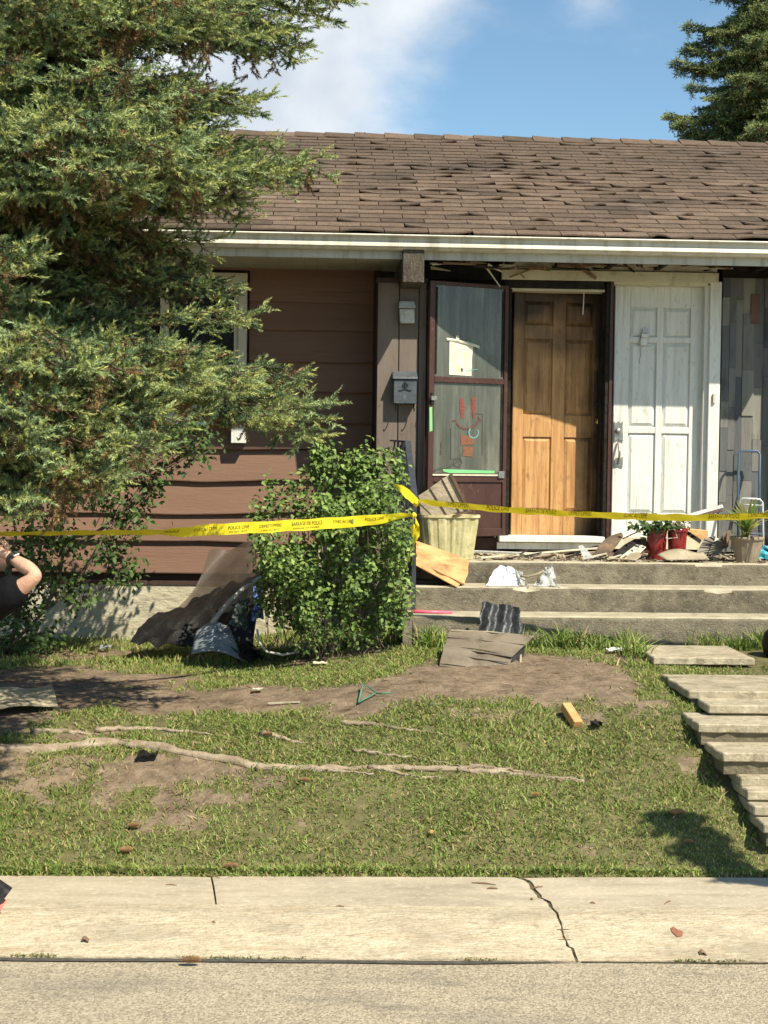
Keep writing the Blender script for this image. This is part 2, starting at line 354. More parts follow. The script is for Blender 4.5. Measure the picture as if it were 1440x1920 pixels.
# sidewalk: profile between the lawn line (t=0) and the curb foot (t=1)
PROF = [(0, .10), (.18, .099), (.40, .096), (.62, .09), (.70, .078), (.80, .05), (.90, .022), (1.0, -.002)]
def wx(px, t):   # x on the sidewalk for a photo column at profile position t
    y = 1640 + (1796 - 1640) * t; z = np.interp(t, [p[0] for p in PROF], [p[1] for p in PROF]); return Zp(px, y, z).x
def slab(name, parent, xl, xr, t0, t1, m, nu=40):
    ts = sorted(set([t0, t1] + [p[0] for p in PROF if t0 < p[0] < t1] + list(np.linspace(t0, t1, 14))))
    mb = MB(); rows = []
    for i in range(nu + 1):
        row = []
        for t in ts:
            u = i / nu; e = .004 if i in (0, nu) else 0
            x0, x1 = xl(t), xr(t); x = x0 + (x1 - x0) * u
            y = yl(EL0, EL1, x) * (1 - t) + yl(CL0, CL1, x) * t
            z = float(np.interp(t, [p[0] for p in PROF], [p[1] for p in PROF])) + (vnoise(x, y * 3, 3, 4) - .5) * .004 - e
            row.append(mb.P((x, y, z)))
        rows.append(row)
    bot = [[mb.P((mb.v[q].x, mb.v[q].y, -.06)) for q in (r[0], r[-1])] for r in rows]
    for i in range(nu):
        for j in range(len(ts) - 1): mb.f.append([rows[i][j + 1], rows[i + 1][j + 1], rows[i + 1][j], rows[i][j]])
        mb.f.append([rows[i][0], rows[i + 1][0], bot[i + 1][0], bot[i][0]]); mb.f.append([rows[i + 1][-1], rows[i][-1], bot[i][1], bot[i + 1][1]])
    for i in (0, nu):
        mb.f.append(rows[i] + [bot[i][1], bot[i][0]] if i == 0 else (rows[i] + [bot[i][1], bot[i][0]])[::-1])
    return mb.build(name, m, parent)
sw = empty('sidewalk', (0, 7.0, 0), kind='structure')
crk = [(0, 972), (.07, 992), (.2, 1004), (.33, 1018), (.45, 1040), (.55, 1050), (.66, 1058), (.8, 1066), (.93, 1075), (1, 1081)]
def crack(t, off): return wx(np.interp(t, [c[0] for c in crk], [c[1] for c in crk]) + (vnoise(t * 30, 0, 1, 2) - .5) * 9 + (vnoise(t * 90, 4, 1, 2) - .5) * 5, t) + off
slab('walk_slab', sw, lambda t: -9.0, lambda t: wx(397 + 6 * t, t) - .004, 0, .5, m_walk)
slab('walk_slab', sw, lambda t: wx(397 + 6 * t, t) + .005, lambda t: crack(t, -.006 - .008 * (1 - t)), 0, .5, m_walk)
slab('walk_slab', sw, lambda t: crack(t, .006 + .008 * (1 - t)), lambda t: 9.0, 0, .5, m_walk)
slab('curb_slab', sw, lambda t: -9.0, lambda t: crack(t, -.007), .5, 1, m_curb, 90)
slab('curb_slab', sw, lambda t: crack(t, .006), lambda t: 9.0, .5, 1, m_curb, 60)
m_crack = mat('crack_dirt', (.09, .07, .04), (.20, .155, .09), 40, .95, 1)
mb = MB()
for t in np.linspace(0, .96, 13):
    x = crack(t, 0); y = yl(EL0, EL1, x) * (1 - t) + yl(CL0, CL1, x) * t; z = float(np.interp(t, [p[0] for p in PROF], [p[1] for p in PROF]))
    mb.box(x - .03, x + .03, y - .035, y + .035, z - .06, z - .012)
x = wx(400, .2); mb.box(x - .03, x + .03, yl(EL0, EL1, x) - .5, yl(EL0, EL1, x), .03, .082)
mb.build('joint_dirt', m_crack, sw)
mb = MB()   # tar seam between curb and road
def seam(u, v):
    x = -4 + 5.2 * u; w = .028 * (1 + .5 * vnoise(x, 0, 3, 2)) * (1 if u < .9 else (1 - u) * 10 + .02); return (x, yl(CL0, CL1, x) - .004 - w * v - .01 * vnoise(x, 3, 2), -.006)
mb.grid(seam, 60, 1)
mb.build('tar_seam', m_tar, kind='structure')
mb = MB()
def seam2(u, v):
    x = 1.15 + 6 * u; return (x, yl(CL0, CL1, x) + .004 - (.010 + .012 * vnoise(x, 0, 6, 8)) * v, -.006)
mb.grid(seam2, 80, 1); mb.build('curb_joint', m_crack, kind='structure')

# stepping slabs, climbing to the stoop
m_slab = mat('path_slab', (.30, .258, .18), (.46, .40, .29), 8, .9, .7, 60, dirt=[((.17, .145, .095), .5, 8, (1, 1, 1)), ((.10, .10, .05), .25, 20, (1, 1, 1)), ((.60, .54, .42), .25, 30, (1, 1, 1))], rnd=.08)
m_bed = mat('bed_concrete', (.12, .10, .068), (.21, .18, .12), 10, .95, 1.2, 50, dirt=[((.07, .06, .04), .4, 9, (1, 1, 1))])
pth = empty('path', (2.6, 9, .5), kind='structure')
SL = [(1188, 1400, 1211, 1233, .86), (1243, 1470, 1266, 1296, .80), (1288, 1510, 1297, 1322, .76), (1310, 1530, 1338, 1358, .70), (1338, 1560, 1344, 1369, .655), (1352, 1590, 1388, 1412, .60), (1382, 1640, 1398, 1424, .535), (1388, 1640, 1436, 1458, .485), (1402, 1690, 1462, 1484, .44), (1412, 1700, 1490, 1512, .385), (1432, 1700, 1518, 1545, .33)]
for k, (xl_, xr_, yb, yf, z) in enumerate(SL):
    b, f = Zp((xl_ + 1440) / 2, yb, z), Zp((xl_ + 1440) / 2, yf, z); x0 = Zp(xl_, yb if k < 3 else yf, z).x; x1 = x0 + (.66 if k == 0 else .80)
    t = .048; n_ = 14; D_ = b.y + .03 - f.y; outl = []
    for q in range(n_): outl.append((x0 + (x1 - x0) * q / n_, f.y))
    for q in range(6): outl.append((x1, f.y + D_ * q / 6))
    for q in range(n_): outl.append((x1 - (x1 - x0) * q / n_, f.y + D_))
    for q in range(6): outl.append((x0, f.y + D_ * (1 - q / 6)))
    tilt = random.uniform(-.008, .008); mb = MB()
    pts = [(x + random.gauss(0, .004), y + random.gauss(0, .004) + (.010 if random.random() < .07 else 0), z + tilt * (x - x0)) for x, y in outl]
    mb.prism([(p[0], p[1], p[2] - t) for p in pts], (0, 0, 1), t)
    mb.build('slab', m_slab, pth, bevel=.006)
    if k >= 1: MB().box(x0 + .022, x1, f.y + .022, b.y + .02, z - .115, z - t - .002).build('slab_bed', m_bed, pth)

# grass blades as one mesh
def blades(n, xr, yr, h0, h1, keep, wid=.0052, lean=.6, seed=1, colA=(.13, .20, .038), colB=(.29, .36, .10), dry=.16):
    r = np.random.default_rng(seed)
    x = r.uniform(*xr, n); y = r.uniform(*yr, n)
    k = keep(x, y, r); x, y = x[k], y[k]; n = len(x)
    h = r.uniform(h0, h1, n) * (.6 + .8 * fbm(x, y, 4, 31)); a = r.uniform(0, 2 * np.pi, n); w = wid * r.uniform(.7, 1.3, n)
    ln = r.uniform(.15, 1.0, n) * lean * h * 1.6; la = r.uniform(0, 2 * np.pi, n)
    z = gz(x, y) - .004
    dx, dy = np.cos(a) * w, np.sin(a) * w; lx, ly = np.cos(la) * ln, np.sin(la) * ln
    hz = h * (1 - .35 * (ln / (h * lean * 1.6 + 1e-6)))
    P = np.empty((n, 5, 3))
    P[:, 0] = np.stack([x - dx, y - dy, z], 1); P[:, 1] = np.stack([x + dx, y + dy, z], 1)
    P[:, 2] = np.stack([x - dx * .8 + lx * .35, y - dy * .8 + ly * .35, z + hz * .62], 1); P[:, 3] = np.stack([x + dx * .8 + lx * .35, y + dy * .8 + ly * .35, z + hz * .62], 1)
    P[:, 4] = np.stack([x + lx, y + ly, z + hz], 1)
    base = np.arange(n) * 5
    Fq = np.concatenate([np.stack([base, base + 1, base + 3], 1), np.stack([base, base + 3, base + 2], 1), np.stack([base + 2, base + 3, base + 4], 1)])
    t = np.clip(fbm(x, y, 2.3, 41) * .7 + r.uniform(-.25, .55, n), 0, 1)[:, None]
    c = np.array(colA) * (1 - t) + np.array(colB) * t
    d = r.uniform(0, 1, n) < dry * (.4 + 1.2 * fbm(x, y, 1.3, 51)); c[d] = np.array([.42, .34, .16]) * r.uniform(.7, 1.2, (d.sum(), 1))
    return P.reshape(-1, 3), Fq, np.repeat(c, 5, 0)
PX0 = Zp(1200, 1213, .86).x
def onpath(x, y):
    m = np.zeros(len(x), bool)
    for (xl_, xr_, yb, yf, z) in SL:
        b, f = Zp(1420, yb, z), Zp(1420, yf, z); x0 = Zp(xl_, yb if z > .75 else yf, z).x
        m |= (x > x0 + .03) & (y > f.y + .0) & (y < b.y + .03)
    return m
def keep_lawn(x, y, r):
    ye = yl(EL0, EL1, x); u = r.uniform(0, 1, len(x))
    k = (y > ye - .004) & (u > bare(x, y) * 1.12) & ~onpath(x, y) & ~((y > 10.55) & (x > .62))
    k &= (u < .50 + .75 * fbm(x, y, 1.9, 61)) & (fbm(x, y, 5, 83) > .22) & ~((y > 11.2) & (r.uniform(0, 1, len(x)) > .4))
    return k
def keep_tuft(list_):
    def f(x, y, r):
        k = np.zeros(len(x), bool); u = r.uniform(0, 1, len(x))
        for (cx, cy, a, b) in list_: k |= (((x - cx) / a) ** 2 + ((y - cy) / b) ** 2 < u * 1.2)
        return k & ~onpath(x, y) & ~((y > 10.57) & (x > .6))
    return f
tl = []
for (px, py, a, b) in ((800, 1205, .14, .12), (940, 1208, .25, .10), (1060, 1208, .3, .10), (1130, 1206, .18, .1), (1300, 1196, .3, .08), (1380, 1196, .25, .12), (1430, 1200, .2, .15), (700, 1228, .5, .12), (560, 1245, .7, .12), (380, 1248, .6, .10), (250, 1240, .6, .1), (600, 1255, .9, .10), (1200, 1240, .15, .2), (1420, 1215, .15, .3)):
    g = Zp(px, py, .78 if px > 760 else .62); tl.append((g.x, min(g.y, 10.5) if px > 740 else g.y, a, b))
parts = [blades(310000, (-2.6, 4.3), (7.35, 11.0), .010, .038, keep_lawn, wid=.0036, seed=3, lean=1.0, dry=.22),
         blades(8000, (-2.6, 4.3), (7.5, 11.0), .04, .085, lambda x, y, r: keep_lawn(x, y, r) & (fbm(x, y, 3, 91) > .55), wid=.005, seed=31, lean=.8),
         blades(36000, (-3.0, 4.6), (11.0, 12.6), .03, .07, keep_lawn, seed=4),
         blades(52000, (-2.2, 4.0), (9.6, 10.9), .06, .21, keep_tuft(tl), wid=.0055, seed=5, lean=.7, colA=(.12, .20, .035), colB=(.34, .42, .12), dry=.12)]
def keep_edge(x, y, r):
    ye = yl(EL0, EL1, x); return (y > ye - .016 * fbm(x, y * 0, 6, 8)) & (y < ye + .06) & (fbm(x, y * 0, 2.5, 7) > .3)
parts.append(blades(34000, (-2.3, 4.0), (7.38, 7.6), .012, .055, keep_edge, seed=9, lean=.9))
def joinP(ps):
    o = 0; VV, FF, CC = [], [], []
    for (v, f, c) in ps: VV.append(v); FF.append(f + o); CC.append(c); o += len(v)
    return np.concatenate(VV), np.concatenate(FF), np.concatenate(CC)
v, f, c = joinP(parts)
tag(link(npmesh('grass', v, f, m_grass, c), 'grass'), 'short patchy lawn grass between the sidewalk and the house', 'grass', kind='stuff')
# sparse outlying lawn past the frame edges
v, f, c = joinP([blades(26000, (-9, -2.6), (7.4, 12.4), .03, .07, lambda x, y, r: y > yl(EL0, EL1, x), wid=.012, seed=13), blades(26000, (4.6, 11), (7.4, 12.2), .03, .07, lambda x, y, r: y > yl(EL0, EL1, x), wid=.012, seed=14)])
tag(link(npmesh('grass_beyond', v, f, m_grass, c), 'grass'), 'lawn grass carrying on past both sides of the picture', 'grass', kind='stuff')
# moss and weeds in the curb joint, litter needles on the soil
def strip_pts(x, y, r):
    yc = yl(CL0, CL1, x); return (abs(y - yc) < .008) & (fbm(x, y * 0, 4, 71) > .52)
v, f, c = blades(22000, (-1.5, 2.2), (6.4, 6.65), .004, .016, strip_pts, wid=.003, seed=15, lean=1.2, colA=(.08, .11, .02), colB=(.2, .2, .06))
v[:, 2] -= .10
tag(link(npmesh('moss', v, f, m_grass, c), 'moss'), 'moss and tiny weeds growing in the joint between curb and road', 'moss', kind='stuff')
def litter():
    r = np.random.default_rng(77); n = 26000
    x = r.uniform(-2.3, 2.4, n); y = r.uniform(7.5, 12.0, n); k = r.uniform(0, 1, n) < bare(x, y) * .5 + .12; x, y = x[k], y[k]; n = len(x)
    a = r.uniform(0, np.pi, n); L = r.uniform(.003, .016, n) * np.where(r.uniform(0, 1, n) < .03, 4, 1); w = L * .09 + .0008; z = gz(x, y) + .003
    ca, sa = np.cos(a), np.sin(a)
    P = np.stack([np.stack([x - ca * L, y - sa * L, z], 1), np.stack([x + sa * w, y - ca * w, z + .003], 1), np.stack([x + ca * L, y + sa * L, z + r.uniform(0, .006, n)], 1), np.stack([x - sa * w, y + ca * w, z + .003], 1)], 1).reshape(-1, 3)
    b = np.arange(n) * 4; F = np.stack([b, b + 1, b + 2, b + 3], 1)
    pal = np.array([(.24, .16, .08), (.13, .085, .045), (.40, .32, .2), (.30, .16, .07), (.5, .44, .32)]); c = pal[r.integers(0, 5, n)] * r.uniform(.7, 1.2, (n, 1))
    return P, F, np.repeat(c, 4, 0)
v, f, c = litter()
tag(link(npmesh('needle_litter', v, f, m_grass, c), 'litter'), 'brown fallen needles and bark crumbs on the bare soil', 'litter', kind='stuff')

# ================================================================== HOUSE
YG, YF, YR, YW, YS, YD, YC = 11.66, 11.79, 12.38, 12.12, 12.72, 12.44, 12.34
m_shing = mat('shingle', (.100, .072, .052), (.195, .138, .098), 60, .95, .8, 250, rnd=.30, dirt=[((.045, .038, .032), .42, 1.6, (.6, 1, 1)), ((.05, .042, .036), .3, 9, (1, 1, 1)), ((.27, .20, .16), .2, 3, (1, 1, 1))])
m_felt = mat('roof_felt', (.02, .018, .016), (.035, .03, .027), 10, .95)
m_gut = mat('gutter_metal', (.50, .48, .40), (.60, .58, .50), 3, .45, .1, 20, stretch=(.5, 1, 1), dirt=[((.20, .17, .11), .42, 9, (1.2, 1, .12)), ((.28, .24, .15), .3, 2.5, (.4, 1, 3))], spec=.5)
m_fas = mat('fascia_metal', (.42, .43, .40), (.52, .53, .50), 3, .5, .1, 20, dirt=[((.18, .16, .12), .32, 10, (1.5, 1, .1)), ((.10, .09, .08), .12, 26, (2, 1, .12))])
m_sof = mat('soffit_metal', (.36, .34, .27), (.44, .42, .34), 4, .6)
m_brown = mat('brown_board', (.180, .104, .073), (.215, .127, .090), 3, .75, .35, 40, stretch=(.22, 1, 1.6), rnd=.05, dirt=[((.115, .06, .042), .16, 14, (.12, 1, 2.5)), ((.23, .14, .10), .10, 16, (.5, 1, 2))])
m_bdark = mat('corner_board', (.05, .030, .024), (.07, .042, .034), 6, .8, .4)
m_stucco = mat('stucco', (.44, .40, .29), (.54, .50, .38), 4, .95, 2.2, 9, stretch=(.8, 1, 1.6), dirt=[((.24, .21, .15), .3, 5, (1, 1, 1)), ((.14, .12, .08), .1, 30, (1, 1, 1))])
m_taupe = mat('taupe_board', (.140, .112, .095), (.188, .152, .127), 4, .8, .5, 24, stretch=(1, 1, .2), rnd=.05, dirt=[((.09, .065, .052), .34, 9, (1.2, 1, .16)), ((.06, .05, .045), .10, 18, (1, 1, .6))])
m_beam = mat('beam_wood', (.055, .045, .036), (.11, .095, .076), 26, .9, 1.5, 60, stretch=(1, 1, .5), dirt=((.26, .22, .17), .12, 60, (1, 1, 1)))
m_char = mat('charred', (.008, .007, .006), (.03, .026, .022), 12, .9, 1.2, 30)
m_maroon = mat('maroon_paint', (.048, .023, .019), (.078, .037, .030), 5, .45, .4, 40, stretch=(1, 1, .3), dirt=[((.045, .018, .016), .35, 11, (1, 1, .3)), ((.22, .15, .13), .08, 40, (1, 1, .5))])
m_cream = mat('cream_trim', (.50, .46, .33), (.62, .58, .45), 4, .7, .3, 30, stretch=(1, 1, .3), dirt=[((.28, .24, .16), .28, 12, (1, 1, .5)), ((.10, .08, .06), .06, 22, (1, 1, 1))])
m_wframe = mat('window_trim', (.50, .46, .36), (.58, .54, .43), 4, .6, .2)
m_white = mat('white_paint', (.64, .65, .61), (.76, .76, .71), 5, .6, .7, 40, stretch=(1.2, 1, .12), dirt=[((.46, .45, .39), .42, 16, (1.8, 1, .10)), ((.28, .25, .20), .12, 34, (1, 1, .35))])
m_oak = mat('oak_door', (.38, .195, .075), (.58, .33, .135), 7, .5, .7, 30, stretch=(3.2, 1, .14), dirt=[((.22, .085, .025), .46, 16, (2.5, 1, .13)), ((.62, .38, .17), .25, 9, (1.5, 1, .4)), ((.12, .055, .025), .16, 22, (1, 1, .5))], spec=.35)
m_oaks = mat('oak_scorched', (.07, .036, .014), (.14, .07, .026), 9, .55, .5, 30, stretch=(2.2, 1, .12), dirt=((.02, .014, .009), .4, 7, (1.4, 1, .3)), spec=.4)
m_steel = mat('worn_steel', (.28, .27, .25), (.45, .44, .41), 30, .35, .3, metal=.9)
m_brass = mat('brass', (.5, .36, .14), (.6, .45, .2), 30, .3, metal=1)
m_black = mat('black_metal', (.014, .015, .017), (.03, .032, .036), 20, .45, .2)
m_mosaic = mat('cedar_shingle', (.70, .70, .70), (.98, .98, .98), 7, .85, .8, 30, stretch=(1.4, 1, .12), ramp=[(.16, .165, .165), (.19, .192, .185), (.13, .137, .145), (.22, .218, .205), (.175, .176, .17), (.10, .107, .118), (.20, .198, .185), (.155, .162, .17), (.26, .256, .225), (.18, .178, .175)], dirt=((.09, .085, .08), .25, 9, (1, 1, .3)))
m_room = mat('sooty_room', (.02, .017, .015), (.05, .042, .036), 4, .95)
m_glassd = mat('window_glass', (.02, .022, .025), (.03, .032, .036), 2, .04, spec=1.0)
m_haze_g = mat('sooty_glass', (.075, .082, .07), (.155, .16, .135), 9, .16, spec=.6, stretch=(2.2, 1, .09), dirt=[((.045, .05, .045), .42, 3, (1, 1, .5)), ((.28, .28, .23), .2, 5, (1.5, 1, .3))], clear=(.12, .42))
m_green = mat('green_tape', (.16, .52, .20), (.22, .62, .27), 10, .4)
m_curt = mat('curtain', (.20, .19, .17), (.28, .27, .24), 8, .9)

H = empty('house', (1.5, YR, .8), 'brown bungalow duplex with sagging shingle roof and two fire-damaged front doors', 'house')

# --- shell
mb = MB(); mb.box(-8, A(706, 800, YS).x, YS + .03, YS + .10, 1.05, 3.66)
mb.build('back_panel', m_bdark, H)
MB().box(-8, -.0, YS - .02, YS + .12, .3, 1.07).build('foundation', m_stucco, H)
MB().box(.0, 9, YR + .25, YR + .5, .3, 1.39).build('foundation', m_stucco, H)
# --- siding boards with wavy lower edge (waney)
ys = [450, 508, 565, 622, 680, 737, 793, 849, 906, 963, 1019, 1077]
xL, xR = -8.0, A(697, 800, YS).x
WX0, WX1 = rx(150, YS, 640), rx(463, YS, 640); WZ1, WZ0 = rz(512, YS, 400), rz(772, YS, 400)
def siding_row(k, x0, x1):
    zt = rz(ys[k] , YS, 600) + .02; zb = rz(ys[k + 1], YS, 600)
    n = max(6, int((x1 - x0) / .05)); mb = MB(); F, B = [], []
    for i in range(n + 1):
        x = x0 + (x1 - x0) * i / n
        wv = .0 if k == 10 else ((vnoise(x, k * 3.3, 1.15, 4) - .5) * .055 + (vnoise(x, k * 5.1, 3.5, 7) - .5) * .018)
        e = zb + wv; j = -.003 * vnoise(x, k, 4)
        a = mb.P((x, YS + .014, zt)); b = mb.P((x, YS - .026 + j, e + .008)); c = mb.P((x, YS - .024 + j, e)); d = mb.P((x, YS + .025, e + .004)); F.append((a, b, c, d))
    for i in range(n):
        for q in range(3): mb.f.append([F[i][q], F[i][q + 1], F[i + 1][q + 1], F[i + 1][q]])
    mb.f.append(list(F[0])[::-1]); mb.f.append(list(F[-1]))
    return mb.build('siding_board', m_brown, H)
for k in range(11):
    if ys[k + 1] <= 508 or ys[k] >= 793: siding_row(k, xL, xR)
    else: siding_row(k, xL, WX0 - .02); siding_row(k, WX1 + .02, xR)
MB().box(xR, A(708, 800, YS).x + .02, YS - .03, YS + .05, 1.03, 3.66).build('corner_board', m_bdark, H)
MB().box(-8, xR + .05, YS - .03, YS + .02, 1.055, 1.085).build('drip_board', m_bdark, H)
# --- window
wf = MB(); t = .085
wf.box(WX0, WX1, YS - .05, YS + .04, WZ1 - t, WZ1); wf.box(WX0, WX1, YS - .05, YS + .04, WZ0, WZ0 + .07)
wf.box(WX1 - t + .015, WX1, YS - .05, YS + .04, WZ0 + .07, WZ1 - t); wf.box(WX0, WX0 + t, YS - .05, YS + .04, WZ0 + .07, WZ1 - t)
w = wf.build('window', m_wframe, H, bevel=.004)
sf = MB(); a0, a1 = WX0 + t, WX1 - t + .015
for (x0, x1) in ((a0, (a0 + a1) / 2), ((a0 + a1) / 2, a1)):
    sf.box(x0, x0 + .035, YS - .02, YS + .03, WZ0 + .07, WZ1 - t); sf.box(x1 - .035, x1, YS - .02, YS + .03, WZ0 + .07, WZ1 - t); sf.box(x0 + .035, x1 - .035, YS - .02, YS + .03, WZ1 - t - .035, WZ1 - t); sf.box(x0 + .035, x1 - .035, YS - .02, YS + .03, WZ0 + .07, WZ0 + .105)
sf.build('sash', m_wframe, w)
for (x0, x1) in ((a0, (a0 + a1) / 2), ((a0 + a1) / 2, a1)):
    MB().box(x0 + .034, x1 - .034, YS + .003, YS + .008, WZ0 + .104, WZ1 - t - .034).build('pane', m_glassd, w)
sx0, sx1 = rx(165, YS - .12, 785), rx(470, YS - .12, 785)
MB().box(sx0, sx1, YS - .13, YS + .0, rz(797, YS - .13, 440), rz(771, YS - .13, 440)).build('window_sill', m_white, H, bevel=.004)
MB().pbox(433, 797, 461, 831, YS - .12, YS - .012).build('sill_bracket', m_white, H, bevel=.004)

# --- wing wall (post with vertical boards)
zb = .8; zt = rz(530, YW, 750)
gx = [707, 747, 784, 799]
for i in range(3):
    MB().box(rx(gx[i] + (.8 if i else 0), YW, 700), rx(gx[i + 1] - .8, YW, 700), YW + (.0 if i != 2 else .004), YW + .03, zb, zt).build('wall_board', m_taupe, H, bevel=.003)
MB().box(rx(708, YW, 700), rx(797, YW, 700), YW + .03, YS + .05, zb, zt - .002).build('wing_wall', m_char if False else m_bdark, H)
MB().box(rx(706, YW, 700) - .01, rx(800, YW, 700), YW - .012, YS, zt, zt + .035).build('wall_cap', m_bdark, H)
# --- beams (one seen, the next past the right edge)
for px in (755, 1522):
    x0 = rx(px, YG + .05, 500); z0, z1 = rz(530, YG + .05, 775), rz(466, YG + .05, 775)
    MB().box(x0, x0 + .163, YG + .05, YS + .2, z0, z1).build('beam', m_beam, H, bevel=.006)
MB().box(rx(1522, YG + .05) + .0, rx(1522, YG + .05) + .16, YW, YR + .1, .8, rz(530, YG, 775)).build('wing_wall', m_taupe, H)

# --- fascia, gutter, soffit
zg1 = rz(440, YG, 760); zg0 = rz(469, YG + .05, 760); zf0 = rz(489, YF, 760) + .012
x_l, x_r = -8.0, 9.0
MB().box(x_l, x_r, YF, YF + .03, zf0, zg1 - .01).build('fascia', m_fas, H)
g = MB(); pr = [(YG + .020, zg1 + .004), (YG + .002, zg1 + .003), (YG - .004, zg1 - .006), (YG + .002, zg1 - .013), (YG + .034, zg1 - .018), (YG + .036, zg1 - .045), (YG + .022, zg1 - .070), (YG + .018, zg1 - .085), (YG + .040, zg1 - .092), (YG + .044, zg0 + .010), (YG + .058, zg0), (YF - .001, zg0)]
pr2 = [(YF - .001, zg0 + .003), (YG + .060, zg0 + .003), (YG + .048, zg0 + .012), (YG + .044, zg1 - .09), (YG + .026, zg1 - .068), (YG + .040, zg1 - .045), (YG + .038, zg1 - .014), (YG + .020, zg1 - .004)]
loop = pr + pr2; segs = [x_l, -2.1, 1.62, 4.8, x_r]
for a, b in zip(segs[:-1], segs[1:]):
    g = MB(); ia = [g.P((a + .001, p[0], p[1])) for p in loop]; ib = [g.P((b - .001, p[0], p[1])) for p in loop]; n = len(loop)
    for j in range(n): g.f.append([ia[j], ib[j], ib[(j + 1) % n], ia[(j + 1) % n]])
    g.build('gutter', m_gut, H)
xb = rx(742, YF, 480); zs = rz(476, YF, 500)
k = 0; x = -3.2
while x < xb + .1:
    MB().box(x, min(x + .098, xb + .1), YF + .03, YS + .02, zs - .0, zs + .012).build('soffit_panel', m_sof, H); x += .1; k += 1
MB().box(-8, -3.2, YF + .03, YS, zs, zs + .012).build('soffit', m_sof, H)
MB().box(-8, xb + .1, YF + .03, YS + .02, zs + .022, zs + .03).build('soffit_backing', m_bdark, H)
MB().box(xb + .1, 9, YF + .03, YD + .3, zg1 - .04, zg1 - .02).build('porch_ceiling', m_char, H)
# charred joists over the doors
x = xb + .5
while x < 4.6:
    MB().box(x, x + .04, YF + .04, YR + .1, zf0 + .02, zg1 - .045).build('joist', m_char, H); x += .4

# --- roof
p_ = .41; Rg = None
zr0 = zg1 + .012
for R_ in np.arange(2, 7, .01):
    y, z = YG + R_, zr0 + p_ * R_
    if (z - 2.1) / y * FPX >= (862 + 2.3 - 263): Rg = R_; break
Rg = Rg or 3.8
s_len = Rg * math.hypot(1, p_); NR = int(round(s_len / .143)); EX = s_len / NR
cs, sn = 1 / math.hypot(1, p_), p_ / math.hypot(1, p_)
Y0r = YG + .02
rf = MB(); yb = Y0r + Rg; zb_ = zr0 + p_ * Rg
rf.hexa([(x_l, Y0r + .03, zr0 - .03), (x_r, Y0r + .03, zr0 - .03), (x_r, yb, zb_ - .05), (x_l, yb, zb_ - .05), (x_l, Y0r + .03, zr0 - .012), (x_r, Y0r + .03, zr0 - .012), (x_r, yb, zb_ - .012), (x_l, yb, zb_ - .012)])
rf.hexa([(x_l, yb, zb_ - .05), (x_r, yb, zb_ - .05), (x_r, yb + Rg, zr0 - .05), (x_l, yb + Rg, zr0 - .05), (x_l, yb, zb_ - .012), (x_r, yb, zb_ - .012), (x_r, yb + Rg, zr0 - .012), (x_l, yb + Rg, zr0 - .012)])
roof = rf.build('roof', m_felt, H)
TW = .335
def tab(kind, rs):
    """shingle tab in roof frame: x along eave, y up the slope, z normal"""
    nx, ny = 6, 3; mb = MB(); top, bot = [], []
    th = .010
    for i in range(nx + 1):
        for j in range(ny + 1):
            u, v = i / nx, j / ny; x = (u - .5) * (TW - .007); y = v * (EX + .03)
            f = (1 - v) ** 1.5
            z = .011 * (1 - v * .8)
            if kind == 1: z += .016 * f * max(0, (u - .45) / .55) ** 2
            if kind == 2: z += .020 * f * max(0, (.55 - u) / .55) ** 2
            if kind == 3: z += .016 * f * abs(2 * u - 1) ** 2 + .003
            if kind == 4: z += .014 * f * math.sin(math.pi * u)
            if kind == 5: z += .018 * f * max(0, math.sin(2.2 * math.pi * u + rs)); y += .007 * (1 - v) * math.sin(6 * u + rs)
            if kind == 6: z += .022 * f * max(0, (u - .3) / .7) ** 1.5
            y += (1 - v) * .003 * math.sin(9 * u + rs * 3)
            top.append(mb.P((x, y, z + th))); bot.append(mb.P((x, y, z - .002 if j else z - .002)))
    I = lambda i, j: i * (ny + 1) + j
    for i in range(nx):
        for j in range(ny): mb.f.append([top[I(i, j)], top[I(i + 1, j)], top[I(i + 1, j + 1)], top[I(i, j + 1)]])
        mb.f.append([bot[I(i, 0)], bot[I(i + 1, 0)], top[I(i + 1, 0)], top[I(i, 0)]])
        for j in range(ny): mb.f.append([bot[I(i, j + 1)], bot[I(i + 1, j + 1)], bot[I(i + 1, j)], bot[I(i, j)]])
    for i in (0, nx):
        for j in range(ny):
            q = [top[I(i, j)], top[I(i, j + 1)], bot[I(i, j + 1)], bot[I(i, j)]]; mb.f.append(q if i == 0 else q[::-1])
    return mb
tabs = {}
for kd in range(7):
    for rs in range(2):
        mb = tab(kd, rs * 1.7); tabs[(kd, rs)] = (mb, mb.mesh('shingle', m_shing, origin=Vector((0, 0, 0)))[0])
Rroof = Matrix.Rotation(math.atan(p_), 4, 'X')
placed = []
for r in range(NR):
    xo = (r % 2) * TW / 2 + random.uniform(-.02, .02)
    for c in range(-16, 30):
        x = c * TW + xo
        px = 590 + x * FPX / (Y0r + r * EX * cs); py = 450 - 187 * r / NR
        # buckled zone: strongest over the doors
        w = math.exp(-(((px - 950) / 330) ** 2 + ((py - 370) / 70) ** 2)) + .35 * math.exp(-(((px - 1350) / 200) ** 2 + ((py - 390) / 60) ** 2))
        w += (fbm(x, r * .25, 1.2, 5) - .5) * .5
        u = random.random()
        kd = 0 if u > .14 + .58 * w else random.choice([1, 1, 2, 3, 4, 5, 5, 6, 2])
        tl_ = random.gauss(0, .008 + .010 * max(0, w)); sl_ = random.gauss(0, .003 + .005 * max(w, 0))
        M = Matrix.Translation(Vector((x, Y0r + (r * EX + sl_) * cs, zr0 + (r * EX + sl_) * sn - .004))) @ Rroof @ Matrix.Rotation(tl_, 4, 'Z')
        placed.append((r, x, px, M, (kd, random.randrange(2))))
